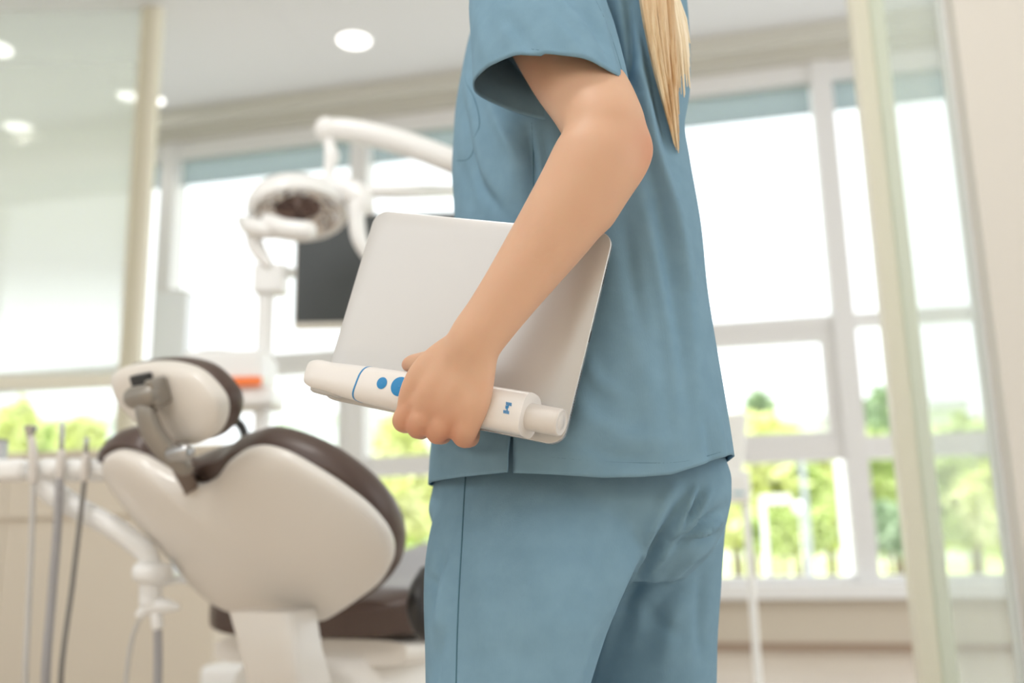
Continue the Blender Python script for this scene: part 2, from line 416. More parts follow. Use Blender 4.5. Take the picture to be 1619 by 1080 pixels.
# left frosted glass partition
pl = onY(224, 330, 4.30)
tpl = empty('partition_post', (pl[0], pl[1], zt), 'cream metal post of the frosted glass partition, left behind the dental chair', 'post')
k = np.linalg.norm(pl[:2])/F
bevel(adopt(obj('profile', box((pl[0] - 16*k, pl[1] - 0.04, zt), (pl[0] + 2*k, pl[1] + 0.04, ZC)), mat('olive_cream_aluminium', srgb(214, 208, 186), 0.5), smooth=False), tpl), 0.006)
bevel(adopt(obj('edge_trim', box((pl[0] + 2*k, pl[1] - 0.025, zt), (pl[0] + 15*k, pl[1] + 0.025, ZC)), M_cream, smooth=False), tpl), 0.004)
lf = np.array([-1.0, -0.25, 0]); lf /= np.linalg.norm(lf); ln = np.array([-lf[1], lf[0], 0])
pst = np.array([pl[0] - 16*k, pl[1], 0])
nrm = ln
railz = onP(175, 592, pst, ln)[2]
gp = empty('glass_partition', (pst[0], pst[1], zt), 'frosted greenish glass partition above a cream rail on the left', 'glass panel')
M_frost = glass('frosted_film_glass', (0.95, 0.968, 0.957), 0.03, 0.5, (0.88, 0.90, 0.875),
                grad=[(railz, 0.2), (railz + 0.25, 0.3), (railz + 0.6, 0.68), (railz + 1.0, 0.72), (railz + 1.4, 0.4), (railz + 2.2, 0.12)])
Lp = 2.2; cp = pst + lf*Lp/2
adopt(obj('pane', obox((cp[0], cp[1], (railz + ZC)/2), (lf, ln, UPV), (Lp/2, 0.005, (ZC - railz)/2)), M_frost, smooth=False), gp)
bevel(adopt(obj('rail', obox((cp[0], cp[1], railz - 0.035), (lf, ln, UPV), (Lp/2, 0.025, 0.035)), M_cream, smooth=False), gp), 0.004)
adopt(obj('pane', obox((cp[0], cp[1], (railz - 0.07 + zt)/2), (lf, ln, UPV), (Lp/2, 0.004, (railz - 0.07 - zt)/2)), M_pane, smooth=False), gp)

# ceiling downlights
lamps = [((560, 62), 'round recessed downlight nearest the nurse, in the open ceiling'),
         ((243, 157), 'round recessed downlight just right of the left cream post'),
         ((203, 150), 'round recessed downlight seen just left of the cream post through the glass'),
         ((30, 200), 'round recessed downlight lowest of those behind the frosted glass'),
         ((-8, 75), 'round recessed downlight cut by the left edge of the picture')]
rim0 = None
for (px, py), lab in lamps:
    p = onZ(px, py, ZC)
    t = empty('ceiling_light', (p[0], p[1], ZC - 0.012), lab, 'light', 'recessed downlights')
    rr = 0.098 if px > 300 or px < 100 else 0.07
    rm = obj('trim_ring', disc_stack((0, 0, 0), (0, 0, 1), [(rr*1.12, 0.012), (rr*1.12, 0.002), (rr*1.02, 0), (rr, 0.004), (rr, 0.012)]), M_white, t)
    obj('diffuser', disc_stack((0, 0, 0.004), (0, 0, 1), [(rr*0.5, 0), (rr*0.99, 0), (rr*0.99, 0.004)]), M_lamp, t)
    L = bpy.data.lights.new('downlight', 'SPOT'); L.energy = 2.5; L.specular_factor = 0.0; L.spot_size = math.radians(120); L.spot_blend = 0.6; L.color = (1, 0.97, 0.92); L.shadow_soft_size = 0.02
    lo = bpy.data.objects.new('downlight_beam', L); COL.objects.link(lo); lo.parent = t; lo.location = (0, 0, -0.012)

# added unseen lamp above the nurse, fills light on sleeve and tablet
p = np.array([-1.0, 0.15, ZC])
t = empty('ceiling_light', (p[0], p[1], ZC - 0.012), 'added unseen round fill lamp above the nurse, beyond the top of the picture', 'light')
obj('trim_ring', disc_stack((0, 0, 0), (0, 0, 1), [(0.34, 0.012), (0.34, 0.002), (0.31, 0), (0.30, 0.004), (0.30, 0.012)]), M_white, t)
obj('diffuser', disc_stack((0, 0, 0.004), (0, 0, 1), [(0.15, 0), (0.299, 0), (0.299, 0.004)]), M_lamp, t)
L = bpy.data.lights.new('added_fill_area', 'AREA'); L.shape = 'DISK'; L.size = 0.58; L.energy = 34; L.color = (1, 0.985, 0.96)
lo = bpy.data.objects.new('added_fill_beam', L); COL.objects.link(lo); lo.parent = t; lo.location = (0, 0, -0.012)

# ------------------------------------------------------------------ outside
ZG = -1.1
M_grass = mat('lawn_green', srgb(206, 220, 140), 0.9, var=(srgb(222, 230, 164), 0.5))
gr = struct(obj('ground', box((-60, D + 0.25, ZG - 0.2), (60, 130, ZG)), M_grass, smooth=False))
struct(obj('terrace', box((-25, D + 0.25, ZG), (25, 17, ZG + 0.02)), mat('grey_terrace', srgb(196, 194, 192), 0.9), smooth=False))
def at_h(px, py, y): return onY(px, py, y)
pa = [onZ(1100, 893, ZG), onZ(1450, 872, ZG)]
M_pave = mat('pale_paving', srgb(238, 236, 232), 0.8)
struct(obj('path', box((-40, pa[1][1] - 0.5, ZG), (40, pa[1][1] + 4.0, ZG + 0.02)), M_pave, smooth=False))
leafm = [mat('leaf_yellow_green', srgb(224, 232, 150), 0.7, var=(srgb(236, 240, 184), 1.5)), mat('leaf_mid_green', srgb(186, 206, 128), 0.7, var=(srgb(214, 226, 158), 1.5)),
         mat('leaf_hazed_green', srgb(168, 190, 158), 0.7, var=(srgb(186, 204, 172), 1.5))]  # dark leaf tone lightened: distant haze put into the colour
M_bark = mat('bark', srgb(140, 128, 116), 0.9, bump=('n', 12, 0.5, 0.02))
def crown(c, r, n, size):
    d = rng.normal(size=(n, 3)); d /= np.linalg.norm(d, axis=1)[:, None]
    lump = 1 + 0.22*np.sin(d[:, 0]*5 + c[0]) * np.cos(d[:, 2]*4 + c[1]) + 0.1*np.sin(d[:, 1]*9)
    p = np.array(c) + d * np.array(r) * (lump * rng.uniform(0.62, 1.02, n) ** 0.5)[:, None]
    u = rng.normal(size=(n, 3)); u /= np.linalg.norm(u, axis=1)[:, None]
    w = np.cross(u, d + rng.normal(size=(n, 3))*0.5); w /= np.linalg.norm(w, axis=1)[:, None]
    s = size * rng.uniform(0.6, 1.3, n)[:, None]
    V = np.stack([p - u*s, p + w*s*0.55, p + u*s, p - w*s*0.55], 1).reshape(-1, 3)
    return V, np.arange(4*n).reshape(-1, 4)
def tree(px, py, y, hw, hh, m_, lab, name='tree', cat='tree', n=900):
    c = onY(px, py, y); k = y / F * 1.02
    rx, rz = hw*k, hh*k
    rz_ = min(rz, (c[2] - ZG) * 0.97)
    t = empty(name, (c[0], c[1], ZG), lab, cat, 'trees and bushes in the garden')
    adopt(obj('trunk', tube([(c[0], c[1], ZG - 0.02), (c[0] + 0.05, c[1], (ZG + c[2])/2), (c[0], c[1], c[2] + rz*0.4)], [0.05*y/14, 0.04*y/14, 0.015*y/14], seg=8), M_bark), t)
    f = adopt(obj('foliage', crown(c, (rx, rx*0.55, rz_), n, 0.014*y), m_, smooth=False), t); f['kind'] = 'stuff'
    return t
def far_building(name, p, half, lab, wallc, roofc, rows, cols):
    t = empty(name, (p[0], p[1], ZG), lab, 'building')
    x0, x1, y0, z1 = p[0] - half, p[0] + half, p[1], p[2]
    mw = mat(name + '_wall', wallc, 0.8); mr = mat(name + '_roof', roofc, 0.7)
    adopt(obj('wall', box((x0, y0, ZG), (x1, y0 + 6, z1)), mw, smooth=False), t)
    adopt(obj('roof', box((x0 - 0.4, y0 - 0.4, z1), (x1 + 0.4, y0 + 6.4, z1 + 0.5)), mr, smooth=False), t)
    for i in range(rows):
        for j in range(cols):
            xx = x0 + (x1 - x0)*(j + 0.5)/cols; ww = (x1 - x0)/cols*0.3
            zz = z1 - (i + 0.6)*2.6
            if zz - 0.8 > ZG:
                adopt(obj('window', box((xx - ww, y0 - 0.06, zz - 0.7), (xx + ww, y0, zz + 0.7)), mat('far_glass', srgb(205, 212, 224), 0.3), smooth=False), t)
    return t
far_building('house', onY(1262, 668, 62), 5.0, 'pale house with wide eaves beyond the trees, right of the nurse', srgb(240, 240, 244), srgb(214, 214, 220), 3, 5)
far_building('house', onY(1420, 652, 52), 3.0, 'dark-roofed house seen in the narrow window bay on the right', srgb(214, 220, 216), srgb(176, 178, 186), 2, 3)
far_building('apartment_block', onY(545, 660, 70), 6.0, 'pale blue-grey apartment block beyond the trees behind the dental chair', srgb(214, 222, 234), srgb(200, 206, 214), 4, 6)
far_building('apartment_block', onY(130, 668, 75), 5.5, 'pale apartment block far behind the instrument tray on the left', srgb(206, 216, 228), srgb(206, 206, 210), 4, 5)
TR = [(1150, 780, 15, 85, 70, 0, 'yellow-green tree right beside the nurse hip'), (1225, 770, 17, 70, 62, 1, 'mid-green tree behind the white lamp post'),
      (1300, 785, 19, 75, 75, 0, 'pale yellow-green tree left of the wide mullion'), (1400, 770, 16, 60, 60, 1, 'green tree right of the wide mullion'),
      (1395, 835, 13.5, 40, 22, 2, 'dark bush low in the narrow right bay'), (1250, 840, 12.5, 50, 22, 1, 'low green bush below the white lamp post'),
      (1530, 760, 16, 90, 80, 1, 'green tree behind the right glass partition'), (1590, 800, 14, 60, 50, 0, 'yellow-green bush behind the right glass partition'),
      (620, 740, 16, 60, 75, 0, 'yellow-green tree left of the nurse tunic hem'), (560, 810, 13, 80, 40, 1, 'green bush above the chair backrest'),
      (660, 790, 11.5, 60, 50, 0, 'pale green bush touching the left edge of the trousers'), (480, 760, 18, 70, 50, 0, 'pale tree above the chair back'),
      (25, 690, 15, 32, 55, 0, 'yellow-green tree at the far left edge'), (130, 700, 17, 36, 36, 0, 'yellow-green tree behind the left instruments'),
      (1405, 665, 30, 42, 34, 2, 'dark green distant tree before the dark-roofed house'), (1200, 660, 48, 10, 28, 2, 'slim dark conifer beside the pale house'),
      (1180, 690, 34, 60, 22, 0, 'pale distant tree row left of the pale house')]
TR = [q[:2] + (q[2]*(1.06 if i_ in (6, 9, 14) else 1.0),) + q[3:] for i_, q in enumerate(TR)]
TR += [(1185, 800, 22.5, 60, 55, 1, 'mid-green tree further back beside the white equipment stand'), (1345, 760, 24, 60, 60, 1, 'mid-green tree far back behind the wide right mullion'),
       (1440, 790, 20, 40, 46, 0, 'yellow-green tree far back beside the right cream post'), (1265, 745, 26, 80, 45, 0, 'pale yellow-green tree far back between the garden poles'),
       (600, 800, 21, 70, 55, 1, 'mid-green tree far back between backrest and trousers'), (75, 705, 22, 30, 30, 1, 'mid-green tree between the two left yellow-green trees')]
nb_ = 0
for px, y_, side_ in ((1165, 27, 'beside the equipment stand'), (1215, 29, 'under the L-shaped lamp post'), (1262, 26, 'at the foot of the steel pole'), (1310, 28, 'left of the wide mullion'), (1365, 30, 'hidden partly by the wide mullion'), (1415, 27, 'in the narrow bay at the right post'), (1530, 28, 'behind the right glass'), (1590, 30, 'at the right end of the right glass'),
                      (585, 28, 'above the backrest edge'), (640, 26, 'left of the trouser seam')):
    TR.append((px, 836 + (nb_ % 3)*4, y_, 28, 17, nb_ % 2, 'low rounded garden bush ' + side_)); nb_ += 1
for px, py, y, hw, hh, mi, lab in TR: tree(px, py, y, hw, hh, leafm[mi], lab)
M_wm = mat('white_metal', srgb(246, 246, 246), 0.4)
# white garden lamp posts
p = onY(1205, 790, 11.5); q = onY(1250, 788, 11.5)
t = empty('lamp_post', (p[0], p[1], ZG), 'white L-shaped garden lamp post with a flat arm', 'lamp post')
adopt(obj('pole', box((p[0] - 0.03, p[1] - 0.03, ZG), (p[0] + 0.03, p[1] + 0.03, p[2] + 0.05)), M_wm, smooth=False), t)
adopt(obj('arm', box((p[0] + 0.03, p[1] - 0.05, p[2] - 0.05), (q[0], p[1] + 0.05, p[2] + 0.05)), M_wm, smooth=False), t)
p = onY(1265, 803, 11.5)
t = empty('globe_lamp', (p[0], p[1], ZG), 'white globe lamp on a thin pole beside the L-shaped lamp post', 'lamp')
adopt(obj('globe', ball(p, 0.085), M_wm), t); adopt(obj('pole', tube([(p[0], p[1], ZG), (p[0], p[1], p[2] - 0.07)], 0.012), M_frame), t)
p = onY(1328, 740, 11.0)
t = empty('banner_pole', (p[0], p[1], ZG), 'tall white garden pole close to the mullion', 'pole')
adopt(obj('shaft', tube([(p[0], p[1], ZG), (p[0], p[1], p[2])], [0.06, 0.05]), M_wm), t); adopt(obj('cap', ball((p[0], p[1], p[2] + 0.02), 0.065), M_wm), t)
p = onY(1268, 735, 10.0); q = onY(1282, 900, 10.0)
t = empty('steel_pole', (q[0], q[1], ZG), 'grey steel pole standing before the garden trees', 'pole')
adopt(obj('shaft', tube([(q[0], q[1], ZG), (q[0], q[1], p[2] + 0.3)], [0.033, 0.03]), mat('grey_pole', srgb(176, 182, 190), 0.5)), t)
adopt(obj('foot_plate', box((q[0] - 0.1, q[1] - 0.1, ZG), (q[0] + 0.1, q[1] + 0.1, ZG + 0.03)), M_frame, smooth=False), t)

# ------------------------------------------------------------------ dental chair
th = math.radians(35)
A = math.cos(th)*FZ + math.sin(th)*RX       # chair axis, head to foot
Wd = math.cos(th)*RX - math.sin(th)*FZ      # lateral, to the right and nearer
p_seat = onZ(478, 1012, 0.45)
chair = empty('dental_chair', (p_seat + A*0.35) * np.array([1, 1, 0]), 'dental chair with white shell and brown cushions, backrest raised, left of the nurse', 'dental chair')
def plate(name, outline, p0, n, layers, mat_, centre=None, parent=chair, nres=120):
    """closed plate: layers = [(scale about centroid, offset along n)], capped on both ends"""
    pts = np.array([onP(x, y, p0, n) for x, y in resample(outline, nres, True)])
    c = pts.mean(0) if centre is None else onP(*centre, p0, n)
    rings = [c + (pts - c)*s + n*o for s, o in layers]
    return adopt(obj(name, loft(rings), mat_), parent)
tb = math.radians(40)
nb = -A*math.cos(tb) - UPV*math.sin(tb)
p0b = UH(400, 850, 1.72)
shell_px = [(160,740),(164,724),(184,715),(215,723),(250,743),(283,761),(312,769),(338,759),(362,730),(385,714),(410,709),(442,716),(490,741),(540,773),(585,809),
            (610,840),(620,866),(618,892),(600,922),(562,952),(532,972),(514,981),(490,978),(470,971),(420,967),(368,968),(340,956),(308,930),(270,886),(230,841),(195,800),(172,768)]
dome = [(0.975, -0.016), (0.992, -0.012), (0.998, -0.004), (0.985, 0.004), (0.95, 0.010), (0.85, 0.018), (0.65, 0.027), (0.4, 0.033), (0.15, 0.035), (0.02, 0.035)]
plate('back_shell', shell_px, p0b, nb, dome, M_chairw, (400, 850))
cush_px = [(160,718),(165,700),(181,688),(204,684),(223,689),(239,700),(260,722),(284,736),(312,726),(336,717),(357,711),(372,699),(393,692),(417,686),(440,689),(500,710),(560,748),(602,788),(624,825),(633,860),(629,892),
           (605,925),(560,950),(500,955),(400,950),(352,920),(296,874),(240,808),(192,760)]
plate('back_cushion', cush_px, p0b - nb*0.040, nb, [(0.5, .024), (0.965, .024), (0.99, .014), (1.0, .0), (0.998, -.016), (0.98, -.030), (0.93, -.038), (0.8, -.042), (0.4, -.035), (0.05, -.03)], M_brown, (400, 850))
thd = math.radians(22)
nh = -A*math.cos(thd) - UPV*math.sin(thd)
p0h = UH(265, 640, 1.52)
head_px = [(177,594),(178,612),(188,636),(208,660),(240,682),(270,696),(294,702),(318,700),(338,684),(349,656),(347,634),(330,609),(306,588),(275,577),(240,574),(205,578),(186,584)]
plate('headrest_shell', head_px, p0h, nh, [(0.99, -0.022), (1.0, -0.010), (0.985, 0.002), (0.94, 0.007), (0.75, 0.012), (0.4, 0.014), (0.03, 0.015)], M_chairw)
plate('headrest_cushion', head_px, p0h, nh, [(0.5, -0.014), (0.97, -0.014), (1.0, -0.020), (1.015, -0.029), (1.01, -0.040), (0.98, -0.049), (0.93, -0.053), (0.6, -0.053), (0.05, -0.05)], M_brown)
# cast bracket of the headrest
def HP(px, py, off): return onP(px, py, p0h + nh*off, nh)
def BP(px, py, off): return onP(px, py, p0b + nb*off, nb)
uh = np.cross(nh, UPV); uh /= np.linalg.norm(uh)
if uh @ RX < 0: uh = -uh
vh = np.cross(uh, nh); vh = vh if vh[2] > 0 else -vh
ch_ = HP(226, 627, 0.040)
bevel(adopt(obj('recess_plate', obox(HP(228, 612, 0.016), (uh, vh, nh), (0.024, 0.022, 0.007)), M_dark, smooth=False), chair), 0.003)
adopt(obj('bracket_hub', tube([ch_ - uh*0.022, ch_ + uh*0.022], 0.0185, seg=20, n=6), M_grey), chair)
bevel(adopt(obj('bracket_block', obox(HP(250, 619, 0.030), (uh, vh, nh), (0.010, 0.022, 0.016)), M_grey, smooth=False), chair), 0.005, 3)
adopt(obj('bracket_arm', tube([HP(228, 632, 0.038), HP(231, 652, 0.046), HP(240, 680, 0.050), HP(256, 704, 0.046), HP(276, 724, 0.038), HP(290, 738, 0.030)], [0.019, 0.020, 0.021, 0.021, 0.020, 0.017], seg=20, n=24, hint=uh, flat=0.7), M_grey), chair)
kn = HP(284, 716, 0.046)
adopt(obj('pivot_knob', tube([kn - uh*0.016, kn + uh*0.016], 0.0135, seg=20), M_steel), chair)
lb = [HP(278, 722, 0.030), BP(287, 742, 0.020), BP(298, 762, 0.006), BP(306, 790, -0.016)]
adopt(obj('lower_bar', tube(lb, [0.017, 0.018, 0.018, 0.018], seg=4, n=12, hint=uh + vh*0.9, flat=1.0, round_ends=False), mat('brown_bar', srgb(128, 112, 102), 0.45, metal=0.3)), chair)
Ab, Wb = A, Wd
t2 = math.radians(19)
A = math.cos(t2)*FZ + math.sin(t2)*RX; Wd = math.cos(t2)*RX - math.sin(t2)*FZ
# seat: rounded slab with raised foot end
def seat_ring(s, half, z0, z1, n=40, e=5.0):
    c = p_seat*np.array([1, 1, 0]) + A*s
    out = []
    for t in np.linspace(0, 2*math.pi, n, endpoint=False):
        cx, cz = math.cos(t), math.sin(t)
        x = half*math.copysign(abs(cx)**(2/e), cx); z = (z0 + z1)/2 + (z1 - z0)/2*math.copysign(abs(cz)**(2/e), cz)
        out.append(c + Wd*x + UPV*z)
    return out
sk = [0, 0.03, 0.10, 0.25, 0.55, 0.85, 1.15, 1.22]
sv = [(0.21, .455, .530), (0.252, .452, .545), (0.272, .450, .553), (0.268, .45, .558), (0.245, .465, .585), (0.225, .49, .620), (0.19, .53, .650), (0.14, .55, .65)]
rg = [seat_ring(s, *smooth_keys(s, sk, sv)[0]) for s in np.linspace(0, 1.22, 26)]
adopt(obj('seat_cushion', loft(rg), M_brown), chair)
sv2 = [(h - 0.012, z0 - 0.055, z0 - 0.002) for h, z0, z1 in sv]
rg = [seat_ring(s, *smooth_keys(s, sk, sv2)[0]) for s in np.linspace(0.02, 1.2, 20)]
adopt(obj('seat_shell', loft(rg), M_chairw), chair)
def pring(c, ux, uy, a, b, n=36, e=6.0):
    return [np.array(c) + np.array(ux)*a*math.copysign(abs(math.cos(t))**(2/e), math.cos(t)) + np.array(uy)*b*math.copysign(abs(math.sin(t))**(2/e), math.sin(t)) for t in np.linspace(0, 2*math.pi, n, endpoint=False)]
cbk = UH(432, 965, 1.72); ct2 = UH(446, 1030, 1.70); ct3 = UH(460, 1085, 1.73)
adopt(obj('back_bracket', loft([pring(cbk, Wd, A, 0.066, 0.05), pring((cbk + ct2)/2, Wd, A, 0.062, 0.05), pring(ct2, Wd, A, 0.058, 0.052), pring(ct3, Wd, A, 0.055, 0.06)]), M_chairw), chair)
b0 = p_seat*np.array([1, 1, 0]) + A*0.02; zb = ct3[2] + 0.01
b1 = p_seat*np.array([1, 1, 0]) + A*0.36
adopt(obj('pedestal', loft([pring(b1 + UPV*z, Wd, A, a, b) for z, a, b in ((0.06, .19, .46), (0.25, .185, .44), (zb - .03, .17, .41), (zb, .15, .38))]), M_chairw), chair)
adopt(obj('lift_column', loft([pring(b1 + A*0.02 + UPV*z, Wd, A, .14, .25) for z in (zb - .04, .40)]), M_chairw), chair)
adopt(obj('base_plate', loft([pring(b1 + A*.1 + UPV*z, Wd, A, a, b) for z, a, b in ((0.0, .26, .62), (0.045, .26, .62), (0.06, .24, .60))]), M_white), chair)
# armrests
adopt(obj('armrest', tube([UH(672, 905, 1.78), UH(664, 935, 1.74), UH(662, 965, 1.72), UH(668, 992, 1.73), UH(684, 1010, 1.78)], [.012, .020, .022, .018, .010], seg=14, n=18), M_black), chair)
adopt(obj('armrest_loop', tube([UH(350, 668, 1.98), UH(370, 664, 2.0), UH(384, 678, 2.02), UH(388, 700, 2.02), UH(386, 740, 2.0), UH(400, 800, 1.98)], [.008, .010, .010, .010, .010, .010], seg=10, n=20), M_black), chair)

# ------------------------------------------------------------------ instrument delivery unit on its arm
dl = 1.85
du_ = empty('delivery_unit', UH(243, 905, dl)*np.array([1, 1, 0]), 'white instrument delivery tray on a jointed arm beside the dental chair', 'dental unit')
P = lambda x, y, d=dl: UH(x, y, d)
k = mpp(100, 800, dl)
adopt(obj('swing_arm', tube([P(62, 748), P(80, 775), P(112, 798), P(160, 824), P(205, 852), P(232, 876), P(240, 896)], [20*k, 20*k, 18*k, 17*k, 17*k, 17*k, 15*k], seg=16, n=26), M_white), du_)
c = P(241, 906)
adopt(obj('joint_cap', disc_stack(c, (0.1, 0, 1), [(20*k, 16*k), (28*k, 12*k), (31*k, 4*k), (30*k, -8*k), (24*k, -14*k)]), M_white), du_)
c = P(238, 936)
adopt(obj('joint_body', disc_stack(c, (0, 0, 1), [(18*k, 30*k), (17*k, 0), (16*k, -18*k)]), M_white), du_)
adopt(obj('lower_fork', tube([P(222, 972), P(235, 960), P(255, 958), P(280, 960)], [8*k, 12*k, 13*k, 6*k], seg=12, n=12), M_white), du_)
adopt(obj('hose_socket', tube([P(247, 965), P(249, 990)], 9*k, seg=14), M_white), du_)
adopt(obj('support_beam', tube([P(246, 912), P(300, 908, 2.1), P(380, 930, 2.3), P(430, 985, 2.34)], [0.02, 0.022, 0.024, 0.024], seg=14, n=12), M_white), du_)
adopt(obj('hose', tube([P(249, 985), P(250, 1030), P(249, 1090), P(246, 1180), P(300, 1290, 1.98)], 6.5*k, seg=10, n=24), M_hose2), du_)
adopt(obj('hose', tube([P(224, 972), P(212, 1000), P(203, 1045), P(198, 1100), P(215, 1200), P(300, 1290, 2.0)], 3.5*k, seg=8, n=24), M_hose1), du_)
bevel(adopt(obj('tray_body', obox(P(15, 744), (RX, FZ, UPV), (34*k, 26*k, 17*k)), M_white, smooth=False), du_), 12*k, 4)
bevel(adopt(obj('holder_bar', obox(P(75, 742, dl + 0.05), (RX, FZ, UPV), (95*k, 8*k, 9*k)), M_white, smooth=False), du_), 5*k, 3)
for cx_ in (79, 121, 157):
    adopt(obj('holder', tube([P(cx_ - 10, 743, dl - 0.01), P(cx_ + 7, 743, dl - 0.01)], 18.5*k, seg=18), M_white), du_)
hps = [(50, 680, 'flared-top handpiece in the tray, leftmost of the three instruments', 0, M_hose1), (97, 668, 'tall slim handpiece with a steel tip in the middle holder', 1, M_hose2), (136, 692, 'short handpiece with a small tip in the right holder', 2, M_hose3)]
hosep = [[(53, 760), (50, 850), (45, 960), (40, 1085), (60, 1210)], [(94, 758), (91, 830), (83, 930), (72, 1085), (90, 1210)], [(134, 757), (128, 810), (115, 920), (96, 1085), (120, 1200)]]
for i, (x, y, lab, kind, hm) in enumerate(hps):
    t = empty('handpiece', P(x, 745, dl - 0.04), lab, 'handpiece', 'handpieces in the instrument tray')
    Q = lambda a, b, d=dl - 0.045: UH(a, b, d)
    if kind == 0:
        adopt(obj('handle', tube([Q(53, 760), Q(52, 715), Q(49, 690)], [7*k, 7*k, 5*k], seg=12), M_scan2), t)
        adopt(obj('head', disc_stack(Q(48, 684), (0, 0, 1), [(5*k, -8*k), (7*k, 0), (10*k, 6*k), (10*k, 10*k), (6*k, 11*k)], 18), M_steel), t)
    else:
        adopt(obj('handle', tube([Q(x - 3, 758), Q(x - 1, 735), Q(x, 715 if kind == 1 else 722)], [6*k, 7*k, 6*k], seg=12), M_scan2), t)
        adopt(obj('tip', tube([Q(x, 716), Q(x + 1, y + 2)], [4*k, 3.6*k], seg=10), M_steel), t)
    rr = (4.5, 6.5, 4.0)[kind]*k
    hp = hosep[i]
    adopt(obj('hose', tube([Q(*q) if j < 4 else UH(q[0], q[1], 1.9 + 0.05*(j - 3)) for j, q in enumerate(hp)], rr, seg=8, n=30), hm), t)
t = empty('instrument_box', P(4, 715, dl + 0.02), 'small grey box standing on the tray at the left picture edge', 'box')
bevel(adopt(obj('case', obox(P(-2, 714), (RX, FZ, UPV), (10*k, 10*k, 15.5*k)), mat('pale_grey_box', srgb(198, 200, 204), 0.5), smooth=False), t), 0.003)
adopt(obj('lid', obox(P(-2, 697), (RX, FZ, UPV), (10.5*k, 10.5*k, 2*k)), M_hose2, smooth=False), t)

# ------------------------------------------------------------------ dental operating light
dk = 2.45; k = mpp(470, 340, dk)
P = lambda x, y, d=dk: UH(x, y, d)
polep = P(880, 420, 3.3)
dlt = empty('dental_light', polep*np.array([1, 1, 0]), 'white dental operating light on jointed arms above the chair', 'dental light')
adopt(obj('pole', tube([(polep[0], polep[1], 0), (polep[0], polep[1], P(880, 298, 3.3)[2])], 0.032, seg=20, round_ends=False), M_white), dlt)
adopt(obj('base_plate', disc_stack((polep[0], polep[1], 0), (0, 0, 1), [(0.19, 0), (0.19, 0.02), (0.16, 0.04), (0.04, 0.05)]), M_white), dlt)
adopt(obj('spring_arm', tube([P(516, 203), P(545, 205), P(600, 216), P(660, 234), P(715, 255), P(800, 278, 2.9), P(880, 300, 3.3)], [17*k, 19*k, 20*k, 20*k, 20*k, 20*k, 20*k], seg=20, n=40), M_white), dlt)
adopt(obj('drop_tube', tube([P(520, 215), P(522, 235), P(525, 248), P(521, 262), P(523, 298)], [9.5*k, 10*k, 12.5*k, 9.5*k, 9*k], seg=16, n=16), M_white), dlt)
adopt(obj('knuckle', ball(P(517, 205), 21*k), M_white), dlt)
adopt(obj('second_arm', tube([P(560, 303), P(600, 303), P(720, 302, 2.75), P(880, 306, 3.3)], [9*k, 10*k, 10.5*k, 11*k], seg=16, n=16), M_white), dlt)
# head: dish whose face looks down and to the left towards us
ah = np.array(-0.24*FZ + 0.20*RX - 0.95*UPV); ah /= np.linalg.norm(ah)      # optical axis
hc = P(472, 338)
hu = np.cross(UPV, ah); hu /= np.linalg.norm(hu)
if hu @ RX < 0: hu = -hu
hu = hu*math.cos(math.radians(-14)) + np.cross(ah, hu)*math.sin(math.radians(-14))
hv = np.cross(ah, hu)
if hv[2] < 0: hv = -hv
def ell(c, a, b, n=48): return [np.array(c) + hu*a*math.cos(t) + hv*b*math.sin(t) for t in np.linspace(0, 2*math.pi, n, endpoint=False)]
ra, rb = 82*k, 70*k
adopt(obj('head_shell', loft([ell(hc - ah*o, ra*s, rb*s) for s, o in ((0.30, .046), (0.7, .030), (0.86, .010), (0.90, -.0078), (1.0, -.006), (1.03, .006), (1.0, .028), (.90, .052), (.66, .074), (.25, .084))]), M_white), dlt)
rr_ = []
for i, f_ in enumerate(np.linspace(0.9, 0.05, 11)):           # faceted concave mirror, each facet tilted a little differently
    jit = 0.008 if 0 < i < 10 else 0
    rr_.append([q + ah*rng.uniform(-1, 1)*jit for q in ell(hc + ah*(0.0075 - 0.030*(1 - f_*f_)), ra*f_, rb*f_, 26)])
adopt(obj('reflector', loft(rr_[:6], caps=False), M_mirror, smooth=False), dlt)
adopt(obj('dark_reflection_facets', loft(rr_[5:]), mat('painted_dark_reflection', srgb(122, 104, 100), 0.08, metal=0.9), smooth=False), dlt)  # dark inner facets: reflection of the room put into the colour
adopt(obj('bulb_cover', tube([P(425, 352, dk - 0.09), P(450, 362, dk - 0.10), P(486, 366, dk - 0.10)], [14*k, 16*k, 16*k], seg=18, n=14), M_white), dlt)
adopt(obj('front_bow', tube([P(382, 348, dk - 0.02), P(392, 356, dk - 0.05), P(410, 362, dk - 0.085), P(440, 366, dk - 0.09)], [8*k, 14*k, 15*k, 12*k], seg=16, n=16), M_white), dlt)
adopt(obj('handle', tube([P(402, 366, dk - 0.05), P(402, 380, dk - 0.05), P(411, 400, dk - 0.05), P(424, 418, dk - 0.05)], [13*k, 13*k, 12*k, 9*k], seg=14, n=16), M_white), dlt)
adopt(obj('handle', tube([P(563, 325, dk - 0.02), P(564, 352, dk - 0.02), P(569, 380, dk - 0.02), P(580, 404, dk - 0.02)], [13*k, 13*k, 12*k, 9*k], seg=14, n=16), M_white), dlt)
adopt(obj('yoke', tube([P(470, 292, dk + 0.05), P(520, 296), P(560, 306), P(572, 322, dk - 0.01), P(565, 336, dk - 0.02)], [14*k, 17*k, 22*k, 20*k, 12*k], seg=18, n=24), M_white), dlt)
adopt(obj('yoke_knob', ball(P(584, 332, dk), (9*k, 9*k, 9*k)), M_white), dlt)

